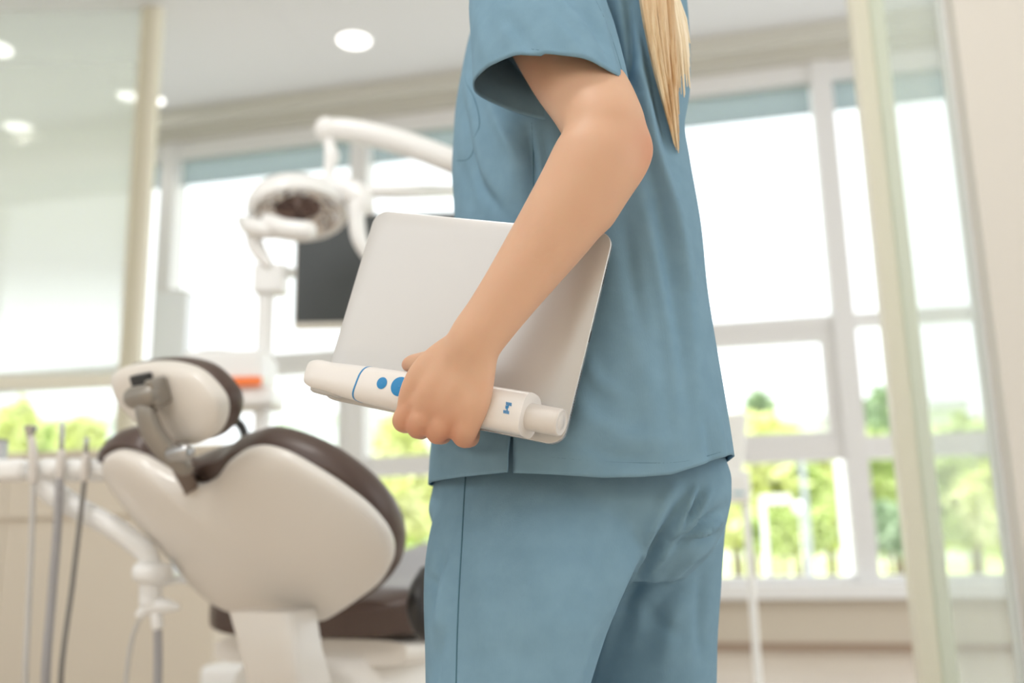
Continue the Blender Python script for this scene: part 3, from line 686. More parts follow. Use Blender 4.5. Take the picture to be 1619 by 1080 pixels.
# ------------------------------------------------------------------ treatment unit with column, monitor
dm = 2.95
P = lambda x, y, d=dm: UH(x, y, d)
k = mpp(420, 500, dm)
cf = P(418, 560)
un = empty('treatment_unit', cf*np.array([1, 1, 0]), 'white treatment unit with upright column and orange display, behind the headrest', 'dental unit')
zc = P(418, 425)[2]
adopt(obj('column', tube([(cf[0], cf[1], 0), (cf[0], cf[1], zc)], 13*k, seg=20, round_ends=False), M_white), un)
bevel(adopt(obj('column_head', obox((cf[0] + 7*k, cf[1], P(420, 444)[2]), (RX, FZ, UPV), (25*k, 20*k, 24*k)), M_white, smooth=False), un), 5*k, 3)
bevel(adopt(obj('head_clamp', obox((P(448, 430) ), (RX, FZ, UPV), (10*k, 12*k, 8*k)), M_frame, smooth=False), un), 2*k)
bb = P(365, 588)
bevel(adopt(obj('unit_body', obox(bb, (RX, FZ, UPV), (62*k, 50*k, 27*k)), M_white, smooth=False), un), 12*k, 4)
adopt(obj('orange_display', obox(P(386, 603, dm - 0.108), (RX, FZ, UPV), (26*k, 3*k, 6.5*k)), M_orange, smooth=False), un)
bevel(adopt(obj('tray_shelf', obox(P(400, 632), (RX, FZ, UPV), (41*k, 45*k, 15*k)), M_white, smooth=False), un), 8*k, 3)
adopt(obj('bowl', disc_stack(P(345, 562, dm), (0, 0, 1), [(18*k, -6*k), (30*k, 2*k), (32*k, 5*k), (27*k, 3*k), (10*k, -2*k)]), M_sill), un)
bevel(adopt(obj('unit_leg', box((cf[0] - 0.12, cf[1] - 0.11, 0), (cf[0] + 0.05, cf[1] + 0.11, 0.3)), M_white, smooth=False), un), 0.02, 3)
mo = empty('monitor', P(640, 430, 2.9), 'flat black-screened monitor in a pale bezel behind the tablet', 'monitor')
tl, br = P(469, 338, 2.9), P(742, 520, 2.9)
mc = (P(605, 428, 2.9))
mw, mh = 137*mpp(600, 430, 2.9), 92*mpp(600, 430, 2.9)
bevel(adopt(obj('housing', obox(mc, (RX, FZ, UPV), (mw, 0.02, mh)), mat('pale_bezel', srgb(238, 234, 224), 0.4), smooth=False), mo), 0.006)
adopt(obj('screen', obox(mc - FZ*0.0205 + UPV*3*k, (RX, FZ, UPV), (mw - 3*k, 0.0015, mh - 5*k)), M_screen, smooth=False), mo)
adopt(obj('mount_arm', tube([P(448, 430, dm + 0.02), P(480, 432, dm + 0.06), P(560, 432, dm + 0.05), mc + FZ*0.018], [9*k, 8*k, 8*k, 10*k], seg=12, n=14), M_frame), mo)

# tall pale tower by the window mullion
c = onY(274, 520, 5.05); k = np.linalg.norm(c[:2])/F; ztop = onY(274, 466, 5.05)[2]
tw = empty('tower_unit', c*np.array([1, 1, 0]), 'tall plain white tower cabinet standing before the left mullion', 'tower')
bevel(adopt(obj('body', obox((c[0], c[1], ztop/2), (RX, FZ, UPV), (25*k, 0.07, ztop/2)), mat('tower_white', srgb(240, 243, 247), 0.3), smooth=False), tw), 0.012, 3)
adopt(obj('top_cap', obox((c[0], c[1], ztop + 0.004), (RX, FZ, UPV), (26*k, 0.073, 0.008)), M_frame, smooth=False), tw)
# white equipment stand right of the nurse
de = 3.4; c = UH(1166, 700, de); k = mpp(1160, 700, de)
es = empty('equipment_stand', c*np.array([1, 1, 0]), 'white equipment stand with a hanging head just right of the nurse hip', 'stand')
P = lambda x, y, d=de: UH(x, y, d)
adopt(obj('pole', tube([(c[0] + 6*k, c[1], 0), (c[0] + 6*k, c[1], P(1160, 790)[2])], 6*k, seg=12, round_ends=False), M_white), es)
adopt(obj('base', disc_stack((c[0] + 6*k, c[1], 0), (0, 0, 1), [(0.16, 0), (0.16, 0.02), (0.02, 0.05)]), M_white), es)
bevel(adopt(obj('control_box', obox(P(1162, 770), (RX, FZ, UPV), (22*k, 16*k, 25*k)), M_white, smooth=False), es), 7*k, 3)
adopt(obj('label_strip', obox(P(1168, 780, de - 17*k), (RX, FZ, UPV), (9*k, 1*k, 2*k)), mat('pale_blue_strip', srgb(150, 196, 214), 0.5), smooth=False), es)
adopt(obj('upright', loft([pring(P(1154, 750), RX, FZ, 17*k, 10*k), pring(P(1156, 700), RX, FZ, 21*k, 9*k), pring(P(1158, 655), RX, FZ, 23*k, 8*k)]), M_white), es)

# ------------------------------------------------------------------ person
def r_px(px, py, h, r): return r*mpp(px, py, h)
def chain(pts):                             # (px, py, h, radius px)
    return [UH(x, y, h) for x, y, h, r in pts], [r_px(x, y, h, r) for x, y, h, r in pts]
parts = []
def limb(pts, seg=20, n=24, flat=1.0, hint=None):
    P_, r_ = chain(pts); parts.append(tube(P_, r_, seg=seg, n=n, flat=flat, hint=hint))
# near arm
limb([(838, 0, .97, 66), (866, 55, .935, 66), (904, 115, .897, 69), (938, 165, .862, 68), (958, 205, .840, 66)], flat=0.95)
limb([(962, 218, .836, 66), (945, 252, .833, 73), (922, 294, .835, 71), (881, 358, .840, 65), (845, 409, .843, 58), (810, 458, .845, 51.5), (776, 505, .848, 47), (747, 545, .851, 45), (734, 575, .857, 38), (722, 606, .866, 24)], n=40, flat=0.82, hint=RX)
limb([(968, 175, .852, 38), (988, 208, .840, 37), (1009, 241, .832, 25), (1001, 257, .832, 27), (965, 302, .835, 34), (935, 335, .838, 42)], n=22)
# palm and fingers of the near hand
limb([(712, 548, .864, 22), (688, 572, .869, 26), (666, 602, .874, 27), (650, 634, .880, 22), (645, 652, .883, 18)], n=18, flat=0.85, hint=RX)
limb([(728, 556, .858, 28), (706, 594, .862, 32), (682, 632, .867, 29), (668, 660, .872, 20), (664, 672, .876, 18)], n=18, flat=0.72, hint=RX)
limb([(745, 562, .856, 30), (732, 600, .857, 34), (712, 642, .862, 29), (700, 672, .869, 20), (696, 682, .872, 18)], n=18, flat=0.72, hint=RX)
limb([(756, 562, .855, 30), (756, 600, .853, 25), (750, 640, .853, 24), (740, 672, .860, 21), (737, 684, .864, 19)], n=18, flat=0.8, hint=RX)
slab = []
for (xi, yi, hi), (xp, yp, hp_), tk in (((697, 545, .862), (787, 572, .850), .017), ((676, 572, .866), (783, 600, .850), .017), ((654, 606, .871), (777, 634, .850), .0155), ((638, 638, .876), (766, 664, .853), .0140), ((634, 654, .882), (757, 682, .860), .0115)):
    a0, b0_ = UH(xi, yi, hi), UH(xp, yp, hp_); mdv = (b0_ - a0)/2; wv = np.linalg.norm(mdv)
    slab.append(pring((a0 + b0_)/2 + FZ*0.002, mdv/wv, FZ, wv, tk, n=40, e=2.6))
parts.append(loft(slab))
FING = [[(648, 646, .880, 18), (636, 664, .885, 17), (640, 671, .900, 14.5), (646, 668, .925, 13.5), (652, 652, .948, 13), (656, 630, .958, 12)],
        [(666, 662, .871, 18.5), (659, 675, .878, 17), (663, 681, .894, 14), (670, 680, .920, 13.5), (676, 665, .942, 13), (680, 642, .952, 12)],
        [(698, 672, .867, 19), (691, 684, .875, 18), (696, 689, .892, 14.5), (702, 688, .918, 13.5), (706, 674, .938, 13), (710, 652, .946, 12)],
        [(738, 676, .861, 20), (733, 689, .872, 19.5), (740, 694, .888, 15), (746, 693, .910, 13), (748, 682, .930, 12), (750, 662, .938, 11)]]
for fpts in FING: limb(fpts, seg=14, n=26)
limb([(716, 556, .872, 22), (690, 566, .888, 20), (668, 572, .908, 16.5), (652, 574, .925, 14.5), (645, 577, .938, 12.5)], seg=16, n=22)
# hidden torso, neck, head, far arm, legs
def tor(y, x, h, hw, hd_): return pring(UH(x, y, h), RX, FZ, hw, hd_, n=32, e=2.3)
parts.append(loft([tor(880, 930, 1.07, .07, .06), tor(840, 922, 1.06, .10, .09), tor(780, 915, 1.06, .11, .11), tor(640, 912, 1.06, .10, .10), tor(450, 912, 1.07, .085, .095), tor(250, 908, 1.075, .09, .10), tor(100, 910, 1.075, .09, .105), tor(0, 912, 1.08, .085, .11), tor(-50, 918, 1.07, .07, .12), tor(-90, 925, 1.07, .045, .05)]))
NB = UH(925, -60, 1.07)
HC = NB + UPV*0.215 - RX*0.035
parts.append(tube([NB - UPV*0.03, NB + UPV*0.05 - RX*0.008, NB + UPV*0.13 - RX*0.02], [.058, .053, .056], seg=20))
fwd = -RX*0.93 + FZ*0.37                    # the way she looks
sid = np.array([-fwd[1], fwd[0], 0])
AX = np.array([fwd, sid, UPV])
parts.append(ball(HC + UPV*0.02, (.095, .074, .105), 28, 18, AX))
parts.append(ball(HC + fwd*0.032 - UPV*0.045, (.058, .052, .068), 24, 14, AX))
parts.append(tube([HC + fwd*0.086 + UPV*0.025, HC + fwd*0.105 - UPV*0.012, HC + fwd*0.095 - UPV*0.022], [.008, .013, .010], seg=12))
parts.append(ball(HC + fwd*0.084 - UPV*0.055, (.012, .024, .006), 14, 8, AX)); parts.append(ball(HC + fwd*0.082 - UPV*0.066, (.012, .021, .006), 14, 8, AX))
for s in (-1, 1):
    parts.append(ball(HC + sid*0.074*s - fwd*0.005, (.016, .008, .030), 14, 10, AX))
FS = UH(905, -20, 1.20)
parts.append(tube([FS, FS + FZ*0.04 - UPV*0.15, FS + FZ*0.045 - UPV*0.28, FS + FZ*0.03 - UPV*0.40, FS + FZ*0.02 - UPV*0.50], [.045, .042, .037, .033, .024], seg=18, n=20))
fh = FS + FZ*0.02 - UPV*0.50
parts.append(tube([fh, fh - UPV*0.045, fh - UPV*0.085], [.024, .032, .030], seg=16, flat=0.6, hint=RX, n=8))
for j, (dx, ln_) in enumerate(((-.024, .062), (-.008, .072), (.008, .068), (.023, .052))):
    parts.append(tube([fh - UPV*0.08 + RX*dx, fh - UPV*(0.08 + ln_*.55) + RX*dx - FZ*0.006, fh - UPV*(0.08 + ln_) + RX*dx - FZ*0.018], [.009, .0085, .007], seg=10, n=10))
parts.append(tube([fh - UPV*0.03 - RX*0.022, fh - UPV*0.06 - RX*0.042, fh - UPV*0.09 - RX*0.046], [.011, .010, .008], seg=10, n=8))
NL = UH(800, 1060, .985); FL = UH(1006, 1060, 1.168)
leg_n = [UH(858, 850, 1.035), NL, np.array([NL[0] - .0, NL[1], .40]), np.array([NL[0] + .02*RX[0], NL[1], .22]), np.array([NL[0], NL[1] + .0, .07])]
leg_f = [UH(985, 850, 1.14), FL, np.array([FL[0], FL[1], .40]), np.array([FL[0], FL[1], .22]), np.array([FL[0], FL[1], .07])]
for lg in (leg_n, leg_f):
    parts.append(tube(lg, [.072, .062, .048, .046, .034], seg=20, n=24))
    ft = lg[-1]
    parts.append(tube([ft, ft + fwd*0.05 - UPV*0.02, ft + fwd*0.13 - UPV*0.035], [.032, .030, .022], seg=14))
body_me = remesh(join(*parts), 0.0021, 5, 'person')
v, _ = mesh_np(body_me)
uvp = proj(v); msk = 0.12 + 0.88*np.clip((635 - uvp[:, 1])/70, 0, 1); msk[uvp[:, 0] < 668] *= 0.3; msk[(v[:, 2] > 1.36)] = 0.1
msk *= 1 - 0.93*np.exp(-(((uvp[:, 0] - 1012)/40)**2 + ((uvp[:, 1] - 245)/45)**2))
ed = np.empty(len(body_me.edges)*2, int); body_me.edges.foreach_get('vertices', ed); ed = ed.reshape(-1, 2)
deg = np.bincount(ed.ravel(), minlength=len(v))[:, None].astype(float)
for _i in range(40):
    acc = np.stack([np.bincount(ed[:, 0], v[ed[:, 1], q_], len(v)) + np.bincount(ed[:, 1], v[ed[:, 0], q_], len(v)) for q_ in range(3)], 1)
    v = v + (acc/np.maximum(deg, 1) - v)*(0.6*msk)[:, None]
set_np(body_me, v)
fl_ = np.zeros(len(v))
for (x, y, h, rad, amt) in [(1016, 244, .834, .026, .75), (637, 668, .885, .016, .45), (660, 682, .88, .016, .5), (693, 692, .88, .017, .55), (735, 695, .88, .020, .65), (655, 630, .875, .02, .25), (700, 655, .87, .025, .35), (742, 665, .87, .02, .35), (645, 576, .93, .012, .45), (870, 130, .90, .04, .25)]:
    d = np.linalg.norm(v - UH(x, y, h), axis=1); fl_ += amt*np.exp(-(d/rad)**2)
a = body_me.attributes.new('flush', 'FLOAT', 'POINT'); a.data.foreach_set('value', np.clip(fl_, 0, 1))
person = link('person', body_me, M_skin)
tag(person, 'woman in blue-grey scrubs seen from behind, tablet and scanner under her left arm', 'person')
for s in (-1, 1):
    e = HC + fwd*0.083 + sid*0.031*s + UPV*0.018
    ey = obj('eye', ball(e, (.011, .013, .010), 16, 10, AX), mat('eye_white', srgb(235, 232, 228), 0.2), person)
    obj('iris', ball(e + fwd*0.0085, (.0035, .006, .006), 12, 8, AX), mat('brown_iris', srgb(84, 58, 42), 0.2), ey)
    shoe_c = (leg_n if s < 0 else leg_f)[-1]
    sc_ = np.array([shoe_c[0], shoe_c[1], 0]) + fwd*0.05
    sl = [pring(sc_ + UPV*z, fwd, sid, a_, b_, e=2.6) for z, a_, b_ in ((0.0, .128, .045), (.02, .13, .047), (.05, .12, .046), (.08, .09, .042), (.10, .055, .04))]
    obj('shoe', loft(sl), M_white, person)

# tunic ------------------------------------------------------------
ky = [-95, -60, -20, 40, 100, 150, 200, 250, 300, 400, 500, 600, 700, 780]
kv = [(865, 985, 1.08, .06), (800, 1050, 1.08, .10), (762, 1076, 1.075, .135), (742, 1080, 1.075, .135), (729, 1086, 1.072, .132), (721, 1088, 1.07, .130), (718, 1087, 1.07, .130), (716, 1079, 1.07, .130), (719, 1086, 1.066, .132),
      (719, 1103, 1.060, .136), (708, 1113, 1.052, .140), (694, 1129, 1.045, .145), (683, 1146, 1.04, .149), (678, 1158, 1.04, .150)]
NT, NR = 260, 170
def hem(x): return np.interp(x, [675, 700, 804, 812, 880, 950, 1010, 1060, 1110, 1160], [757, 757, 756, 757, 763, 770, 771, 769, 756, 739])
def sheared(xl, xr, y, h, sh):
    hw = (xr - xl)/2*mpp((xl + xr)/2, y, h)
    pl_, pr_ = UH(xl, y, h + sh*hw), UH(xr, y, h - sh*hw)
    a_ = (pr_ - pl_)/2; a_[2] = 0
    return (pl_ + pr_)/2, a_
SHEAR = 0.40                                # her side runs away to the left, like the tablet on it
def tunic_pt(y, t, e=2.35):
    xl, xr, h, hd_ = smooth_keys(y, ky, kv)[0]
    c, ax_ = sheared(xl, xr, y, h, SHEAR)
    cx, sx = math.cos(t), math.sin(t)
    return c + ax_*math.copysign(abs(cx)**(2/e), cx) + FZ*hd_*math.copysign(abs(sx)**(2/e), sx)
ts = np.linspace(0, 2*math.pi, NT, endpoint=False)
kvs = [None]*NT
cols = []
for t in ts:
    xh = proj(tunic_pt(757, t))[0, 0]
    near = math.sin(t) < 0.15
    yh = float(hem(xh)) if near else 757.0
    cols.append((yh, xh, near))
yy = np.concatenate([[-95, -85, -75], np.linspace(-60, 740, NR - 3)])
V = []
for i, y in enumerate(yy):
    f_ = (y + 60)/800 if y > -60 else None
    for (yh, xh, near), t in zip(cols, ts):
        Y_ = y if f_ is None else -60 + f_*(yh + 60)
        V.append(tunic_pt(Y_, t))
V = np.array(V).reshape(len(yy), NT, 3)
# side slit at the hem: the flap in front lifts a little off the back panel
sl_c = min((j for j in range(NT) if cols[j][2] and math.sin(ts[j]) < -0.1), key=lambda j: abs(cols[j][1] - 806))
faces = []
gap_rows = set(i for i, y in enumerate(yy) if y > 686)
for i in range(len(yy) - 1):
    for j in range(NT):
        k2 = (j + 1) % NT
        if j == sl_c and i in gap_rows: continue
        faces.append((i*NT + j, i*NT + k2, (i + 1)*NT + k2, (i + 1)*NT + j))
for i in gap_rows:
    f_ = (yy[i] - 686)/54.0
    left, right = (sl_c, sl_c + 1) if cols[sl_c][1] < cols[(sl_c + 1) % NT][1] else ((sl_c + 1) % NT, sl_c)
    stp = -1 if left == sl_c else 1
    for q in range(10):
        w_ = (1 - q/10.0)**2
        V[i, (left + stp*q) % NT] += -FZ*0.006*f_*w_ - RX*0.0025*f_*w_
        V[i, (right - stp*q) % NT] += FZ*0.002*f_*w_
tun = (V.reshape(-1, 3).tolist(), faces)
# sleeve
SL = [(905, -78, 1.07, 60, .055), (880, -62, 1.035, 90, .075), (858, -30, .985, 102, .085), (848, 5, .945, 105, .080), (856, 50, .912, 112, .070), (864, 98, .892, 117, .064), (869, 141, .884, 121, .066)]
kk = list(range(len(SL))); rings = []
NS = 110
for u in np.linspace(0, len(SL) - 1, 44):
    x, y, h, hw, hd_ = smooth_keys(u, kk, SL)[0]
    c = UH(x, y, h); hwm = hw*mpp(x, y, h); tl_ = 0.19*u/6
    ux = RX - UPV*tl_ - FZ*0.22*u/6; uy = FZ*1.0
    w = 0.0035*(u/6)**2
    rings.append([c + ux*hwm*math.copysign(abs(math.cos(t))**.97, math.cos(t)) + uy*hd_*math.copysign(abs(math.sin(t))**.9, math.sin(t)) + UPV*(w*math.sin(3*t + 0.6)) for t in np.linspace(0, 2*math.pi, NS, endpoint=False)])
slv = loft(rings, caps=False)
FSl = [(905, -70, 1.12, .07), (900, -40, 1.17, .085), (895, 20, 1.215, .085), (895, 110, 1.225, .08)]
frs = []
for x, y, h, rr in FSl: frs.append(pring(UH(x, y, h), RX, FZ, rr, rr*0.8, n=40, e=2.0))
tun_me = bpy.data.meshes.new('tunic')
tv, tf = join(tun, slv, loft(frs, caps=False))
tun_me.from_pydata([tuple(x) for x in tv], [], tf); tun_me.update()
bm = bmesh.new(); bm.from_mesh(tun_me); bmesh.ops.recalc_face_normals(bm, faces=bm.faces); bm.to_mesh(tun_me); bm.free()
v, n = mesh_np(tun_me)
if np.mean(np.sum((v - v.mean(0))*n, axis=1)) < 0: tun_me.flip_normals()
folds(tun_me, [
    ([(975, -10), (1000, 60), (1012, 130), (1030, 220), (1062, 330), (1085, 450)], 9, .009),
    ([(990, 10), (999, 60), (1000, 100), (988, 125)], 7, -.013), ([(1000, 0), (1025, 90), (1045, 180), (1068, 280)], 8, -.004),
    ([(955, -5), (972, 50), (990, 110), (1010, 150)], 6, -.006),
    ([(1030, 230), (1048, 340), (1062, 480), (1070, 620)], 22, -.004), ([(1060, 250), (1080, 380), (1092, 520), (1110, 690)], 14, .0045),
    ([(1000, 420), (1010, 520), (1035, 660), (1050, 760)], 20, .003), ([(950, 480), (945, 580), (955, 700)], 24, -.003),
    ([(735, 110), (752, 190), (765, 260), (790, 320)], 12, .004), ([(740, 230), (760, 290), (800, 340)], 10, -.004), ([(800, 200), (815, 260), (812, 330)], 16, .005), ([(835, 200), (840, 260), (838, 335)], 7, -.007),
    ([(860, 210), (862, 260), (850, 330)], 9, -.005), ([(770, 150), (800, 215), (830, 260)], 9, .003),
    ([(722, 240), (740, 300), (745, 340)], 9, -.003),
    ([(905, 620), (935, 660), (990, 690), (1060, 700)], 16, .003), ([(900, 690), (960, 720), (1030, 730)], 12, -.0025), ([(720, 705), (760, 720), (800, 715)], 10, .002),
    ([(1110, 650), (1120, 700), (1128, 750)], 8, -.003), ([(1130, 640), (1138, 700), (1142, 745)], 6, .003), ([(870, 20), (905, 70), (950, 110)], 14, .003),
    ([(1015, 300), (1040, 420), (1060, 540), (1075, 700)], 12, .004), ([(985, 330), (1000, 440), (1020, 560)], 14, -.004), ([(725, 130), (742, 200), (752, 300)], 8, -.003),
    ([(930, 560), (945, 600), (985, 625)], 12, .003), ([(915, 700), (960, 690), (1010, 660), (1060, 610)], 16, -.0025), ([(880, -5), (915, 45), (945, 85)], 9, .003), ([(790, 0), (800, 40), (812, 80)], 14, .003),
    ([(900, -10), (940, 40), (968, 100)], 10, -.004), ([(790, 20), (820, 50), (850, 95)], 12, -.003), ([(760, 30), (766, 70), (770, 100)], 10, .002), ([(850, 76), (853, 92), (852, 106)], 5, -.0022)])
tunic = link('tunic', tun_me, M_fab, person)
md = tunic.modifiers.new('thick', 'SOLIDIFY'); md.thickness = 0.0016; md.offset = 0.0
tt = bvh(tun_me)
# patch pocket on the chest: raised panel edge
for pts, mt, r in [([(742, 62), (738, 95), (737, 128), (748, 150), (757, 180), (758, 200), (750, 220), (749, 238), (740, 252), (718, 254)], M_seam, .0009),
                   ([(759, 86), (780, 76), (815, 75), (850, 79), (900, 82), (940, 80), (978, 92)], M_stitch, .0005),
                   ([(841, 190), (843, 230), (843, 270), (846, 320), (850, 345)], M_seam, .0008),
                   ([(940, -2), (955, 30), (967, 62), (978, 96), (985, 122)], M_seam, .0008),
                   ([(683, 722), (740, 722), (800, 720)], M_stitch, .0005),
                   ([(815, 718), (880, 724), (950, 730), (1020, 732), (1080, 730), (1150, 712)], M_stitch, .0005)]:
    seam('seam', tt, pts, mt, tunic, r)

# trousers ---------------------------------------------------------
RXS = RX - FZ*0.35
def leg_loft(keys, n_=36, e=2.25, bot=None):
    ks = [q[0] for q in keys]; vs = [q[1:] for q in keys]; rings = []
    for y in np.linspace(ks[0], ks[-1], n_):
        xl, xr, h, hd_ = smooth_keys(y, ks, vs)[0]
        c, ax_ = sheared(xl, xr, y, h, .35); w_ = np.linalg.norm(ax_)
        rings.append(pring(c, ax_/w_, FZ, w_, hd_, n=48, e=e))
    zf = 0.03; last = np.array(rings[-1]); c = last.mean(0)
    for f_ in np.linspace(0.12, 1, 14):
        z = c[2] + (zf - c[2])*f_; rr = last + (np.array([0, 0, z - c[2]]))
        cc = rr.mean(0); rings.append(cc + (rr - cc)*(1 - 0.16*f_))
    return loft(rings)
near_leg = leg_loft([(720, 715, 1050, 1.05, .10), (780, 695, 1048, 1.04, .105), (850, 678, 1022, 1.02, .107), (900, 672, 1000, 1.005, .106), (960, 671, 972, .995, .105), (1020, 673, 950, .99, .102), (1085, 674, 929, .985, .100)])
far_leg = leg_loft([(720, 830, 1136, 1.13, .10), (800, 845, 1145, 1.14, .11), (860, 850, 1140, 1.15, .112), (920, 860, 1136, 1.16, .108), (1000, 880, 1130, 1.165, .104), (1085, 890, 1128, 1.165, .100)])
pel = []
for y, xl, xr, h, hd_ in [(690, 705, 1120, 1.065, .120), (730, 694, 1138, 1.065, .128), (765, 685, 1150, 1.065, .136), (800, 678, 1149, 1.065, .142), (840, 690, 1140, 1.07, .136), (880, 720, 1118, 1.075, .115), (915, 770, 1080, 1.08, .088)]:
    c, ax_ = sheared(xl, xr, y, h, .35); w_ = np.linalg.norm(ax_)
    pel.append(pring(c, ax_/w_, FZ, w_, hd_, n=60, e=2.4))
tr_me = remesh(join(near_leg, far_leg, loft(pel)), 0.0042, 6, 'trousers')
folds(tr_me, [
    ([(1062, 775), (1030, 840), (1000, 905), (975, 960), (945, 1050)], 10, .006), ([(1090, 772), (1060, 830), (1020, 890), (985, 955)], 10, -.007),
    ([(1098, 775), (1085, 810), (1065, 850), (1030, 900)], 6, .005), ([(1110, 772), (1100, 800), (1080, 830)], 5, -.005),
    ([(1148, 800), (1110, 830), (1075, 852), (1030, 870)], 7, -.006), ([(1148, 815), (1115, 840), (1080, 868)], 6, .005), ([(1140, 842), (1100, 855), (1060, 868)], 5, -.006), ([(1138, 855), (1095, 880), (1050, 925)], 8, .004),
    ([(1050, 900), (1020, 950), (1005, 1010)], 16, .004), ([(1015, 940), (1035, 975), (1075, 1005)], 12, -.003), ([(960, 980), (940, 1040), (930, 1085)], 6, -.004),
    ([(700, 860), (690, 910), (672, 930)], 8, -.004), ([(712, 880), (700, 950), (690, 1010)], 9, .004), ([(675, 905), (684, 935), (680, 975)], 7, -.005), ([(700, 1000), (690, 1050), (685, 1090)], 8, -.003),
    ([(1125, 775), (1110, 800), (1085, 840), (1050, 880)], 5, .005), ([(1080, 930), (1060, 990), (1050, 1060)], 18, .004), ([(1110, 900), (1105, 970), (1110, 1050)], 10, -.003), ([(985, 800), (960, 870), (935, 960)], 20, -.004), ([(760, 850), (765, 950), (760, 1050)], 22, .003),
    ([(930, 800), (920, 900), (900, 1000)], 30, -.003), ([(850, 790), (840, 900), (820, 1050)], 40, .003)])
trousers = link('trousers', tr_me, M_fab, person)
tt2 = bvh(tr_me)
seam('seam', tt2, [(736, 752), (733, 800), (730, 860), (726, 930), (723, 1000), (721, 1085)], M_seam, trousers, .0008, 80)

# hair -------------------------------------------------------------
locks = []; locks2 = []
for i in range(230):
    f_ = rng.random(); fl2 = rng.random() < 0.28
    if not fl2:
        ye = 70 + 172*rng.random()**0.7; xt = 1012 + 50*f_
        xe = 1074 - (1 - f_)*62*max(0.0, (1 - ye/245.0)) - (1 - f_)*5
    else:
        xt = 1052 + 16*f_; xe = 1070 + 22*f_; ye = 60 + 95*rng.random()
    def on_back(x, y, lift):                 # lie on the tunic's back
        q = hit(tt, min(x, 1070), y); d0 = 1.0 if q is None else (q - C0) @ FZ
        return UH(x, y, d0 - lift)
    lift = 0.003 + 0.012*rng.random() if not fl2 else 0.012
    p2 = on_back(xe, ye, lift*0.5); p1 = on_back(xt*0.55 + xe*0.45 + (6 if fl2 else 0), ye*0.5, lift + .004); p0 = on_back(xt, -12, lift + .008)
    top = HC + UPV*(0.06 + 0.05*rng.random()) - fwd*(0.05 + 0.04*rng.random()) + sid*(0.09*(rng.random() - 0.5))
    mid = HC - fwd*0.105 - UPV*0.03 + sid*(0.08*(rng.random() - 0.5))
    rr = 0.0011 + 0.0014*rng.random()
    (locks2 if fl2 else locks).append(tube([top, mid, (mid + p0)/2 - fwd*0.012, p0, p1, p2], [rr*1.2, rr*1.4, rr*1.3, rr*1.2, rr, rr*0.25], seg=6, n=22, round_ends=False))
capv = ball(HC + UPV*0.028 - fwd*0.012, (.100, .082, .106), 28, 16, AX)
cf_ = [f for f in capv[1] if not all((np.array(capv[0][q]) - HC) @ fwd > 0.045 and (np.array(capv[0][q]) - HC)[2] < 0.075 for q in f)]
hair = obj('hair', join((capv[0], cf_), *locks), M_hair, person)
M_hair2 = mat('backlit_blond_hair', srgb(248, 234, 206), 0.4)  # backlight on the strands put into a paler hair colour
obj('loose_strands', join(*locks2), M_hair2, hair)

# ------------------------------------------------------------------ tablet
TRc = C0 + ray(971, 367)*0.9117; BRc = C0 + ray(888, 706)*0.8690; TLc = C0 + ray(594, 332)*1.0340
ux = TRc - TLc; tw_ = np.linalg.norm(ux); ux /= tw_
uy = TRc - BRc; uy -= ux*(uy @ ux); th_ = np.linalg.norm(uy); uy /= th_
un_ = np.cross(ux, uy); un_ = un_ if un_ @ (C0 - TRc) > 0 else -un_
tc_ = TRc - ux*tw_/2 - uy*th_/2
tab = empty('tablet', tc_, 'large silver tablet held flat against her hip under the arm', 'tablet')
def rrect(w, h, r, z, n=10):
    o = []
    for cx_, cy_, a0 in ((w - r, h - r, 0), (-(w - r), h - r, 90), (-(w - r), -(h - r), 180), (w - r, -(h - r), 270)):
        for q in range(n):
            a_ = math.radians(a0 + 90*q/(n - 1)); o.append(tc_ + ux*(cx_ + r*math.cos(a_)) + uy*(cy_ + r*math.sin(a_)) + un_*z)
    return o
a_, b_, r_ = tw_/2, th_/2, 0.016
adopt(obj('back_plate', loft([rrect(a_ - .02, b_ - .02, .006, 0), rrect(a_ - .0012, b_ - .0012, r_, 0), rrect(a_ - .0004, b_ - .0004, r_, -.0004)]), M_tab), tab)
adopt(obj('edge_band', loft([rrect(a_ - .0004, b_ - .0004, r_, -.0004), rrect(a_, b_, r_, -.0012), rrect(a_, b_, r_, -.0048), rrect(a_ - .001, b_ - .001, r_, -.0058)], caps=True), M_tabe), tab)
adopt(obj('screen_glass', loft([rrect(a_ - .001, b_ - .001, r_, -.0058), rrect(a_ - .0015, b_ - .0015, r_, -.0062)]), M_dark), tab)
hm_ = None
for i in range(18):                         # speaker holes and a button slot in the right-hand edge
    yv = -b_ + .028 + i*0.0027
    o = obox(tc_ + ux*(a_ + .00005) + uy*yv - un_*.003, (ux, uy, un_), (.0002, .0007, .0008))
    adopt(obj('speaker_hole', o, M_dark, smooth=False), tab)
for i in range(10):
    yv = b_ - .030 - i*0.0027
    adopt(obj('speaker_hole', obox(tc_ + ux*(a_ + .00005) + uy*yv - un_*.003, (ux, uy, un_), (.0002, .0007, .0008)), M_dark, smooth=False), tab)
adopt(obj('charging_port', obox(tc_ + ux*(a_ + .00005) + uy*.001 - un_*.003, (ux, uy, un_), (.0002, .0055, .0011)), M_dark, smooth=False), tab)

# ------------------------------------------------------------------ handheld scanner
sL, sR = UH(491, 590, .972), UH(838, 657, .858)
sa = (sR - sL); SLn = np.linalg.norm(sa); sa /= SLn
sv_ = uy - sa*(uy @ sa); sv_ /= np.linalg.norm(sv_)          # towards the top
sn_ = np.cross(sa, sv_); sn_ = sn_ if sn_ @ (C0 - sL) > 0 else -sn_
scn = empty('handheld_scanner', (sL + sR)/2, 'white handheld scanner with blue buttons gripped in her fist over the tablet', 'scanner')
K = [0.0, 0.004, .03, .06, .075, .10, .14, .18, .225, .268, SLn - .003, SLn]
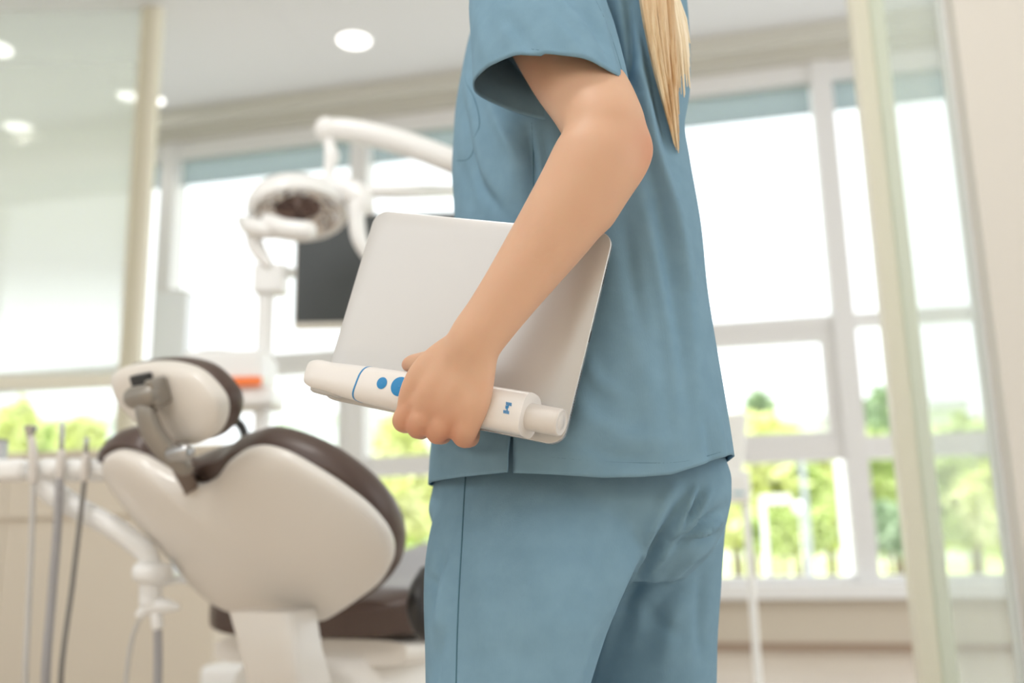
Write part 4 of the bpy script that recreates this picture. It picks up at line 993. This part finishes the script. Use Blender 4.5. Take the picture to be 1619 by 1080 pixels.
# half height up, half height down, half depth
KV = [(.0125, .0125, .009), (.014, .0140, .011), (.0150, .0165, .014), (.0165, .0185, .0165), (.0172, .0193, .0175), (.018, .020, .0185), (.019, .0205, .019), (.0195, .0205, .0195), (.0200, .0205, .0198), (.0205, .0207, .0198), (.0205, .0207, .0195), (.0185, .0188, .0175)]
def scan_pt(s, t, e=3.0, ex=0.0):
    u_, d_, w_ = smooth_keys(s, K, KV)[0]
    c_ = sL + sa*s
    ct, st = math.cos(t), math.sin(t)
    up_ = (u_ if st > 0 else d_) + ex
    return c_ + sv_*up_*math.copysign(abs(st)**(2/e), st) + sn_*(w_ + ex)*math.copysign(abs(ct)**(2/e), ct)
def scan_ring(s, ex=0.0, sl=0.0, n=48): return [scan_pt(s + sl*math.sin(t), t, ex=ex) for t in np.linspace(0, 2*math.pi, n, endpoint=False)]
s_r = .0745
adopt(obj('tip_cover', loft([scan_ring(s, sl=0.004*min(1, s/.03)) for s in np.concatenate([[0, .002, .004], np.linspace(.01, s_r - .0012, 16)])]), M_scan), scn)
adopt(obj('blue_ring', loft([scan_ring(s_r - .0014, -.0008, .004), scan_ring(s_r - .0012, .0002, .004), scan_ring(s_r + .0006, .0002, .004), scan_ring(s_r + .0008, -.0008, .004)]), M_blue), scn)
adopt(obj('handle_body', loft([scan_ring(s, sl=0.004*max(0.0, 1 - (s - s_r)/.05)) for s in np.concatenate([np.linspace(s_r + .0008, SLn - .004, 44), [SLn - .003, SLn - .0015, SLn]])]), M_scan), scn)
mwn = sL + sa*.026 - sv_*.0165 - sn_*.002
adopt(obj('mirror_window', loft([pring(mwn - sv_*z, sa, sn_, a1, b1, n=28, e=3) for z, a1, b1 in ((-.004, .020, .009), (.001, .019, .0085), (.0026, .016, .007))]), mat('window_grey', srgb(196, 194, 190), 0.25)), scn)
def front(sq, vq, ex):                       # point on the front of the handle, vq above its axis
    u_, d_, w_ = smooth_keys(sq, K, KV)[0]; uu = u_ if vq > 0 else d_
    return sL + sa*sq + sv_*vq + sn_*(w_*(max(0.0, 1 - (abs(vq)/uu)**3))**(1/3.0) + ex)
def decal(name, sq, v0, r, mt, n=32, parent=scn):
    rings_ = [[front(sq + r*f_*math.cos(q), v0 + r*f_*math.sin(q), .0003 + .0004*(1 - f_*f_)) for q in np.linspace(0, 2*math.pi, n, endpoint=False)] for f_ in (1.0, 0.66, 0.33, 0.02)]
    return adopt(obj(name, loft(rings_, caps=False), mt), parent)
def s_of(px):                               # where along the axis a picture column falls
    lo, hi = 0.0, SLn
    for _ in range(40):
        mid_ = (lo + hi)/2
        if proj(sL + sa*mid_ + sn_*.018)[0, 0] < px: lo = mid_
        else: hi = mid_
    return lo
decal('button', s_of(604), .001, .0060, M_blue)
decal('button', s_of(632), .001, .0098, M_blue)
# emblem printed on the end: little slanted strokes
sc0 = s_of(804)
def on_front(ds, dv_): 
    return front(sc0 + ds*.85, dv_*.85, .00025)
strokes = [(x*.0018 - .0027, .0045) for x in range(4)] + [(x*.0016 - .0022, .0006) for x in range(2)] + [(.0, .0020), (-.0002, -.0018)] + [(x*.0018 - .0032, -.0046) for x in range(4)]
for ds, dv2 in strokes:
    a0 = on_front(ds, dv2); dd = (sv_*1.0 - sa*0.25); dd /= np.linalg.norm(dd)
    adopt(obj('emblem_stroke', obox(a0, (sa, dd, sn_), (.0005, .0015, .00025)), M_blue, smooth=False), scn)
c_ = sR
seamr = [scan_ring(SLn - .0022, .0002), scan_ring(SLn - .0014, .0002), scan_ring(SLn - .0012, -.001)]
bt0 = sR - sa*.002 - sn_*.001 - sv_*.001
adopt(obj('battery', disc_stack(bt0, sa, [(.0128, 0), (.0128, .032), (.0122, .0338), (.0112, .0343), (.0104, .0338), (.0100, .0338)], 36), M_scan2), scn)
adopt(obj('battery_cap', disc_stack(bt0, sa, [(.0098, .030), (.0098, .0334), (.0090, .0338), (.0070, .0336), (.0064, .0342), (.0010, .0342)], 36), M_scan2), scn)
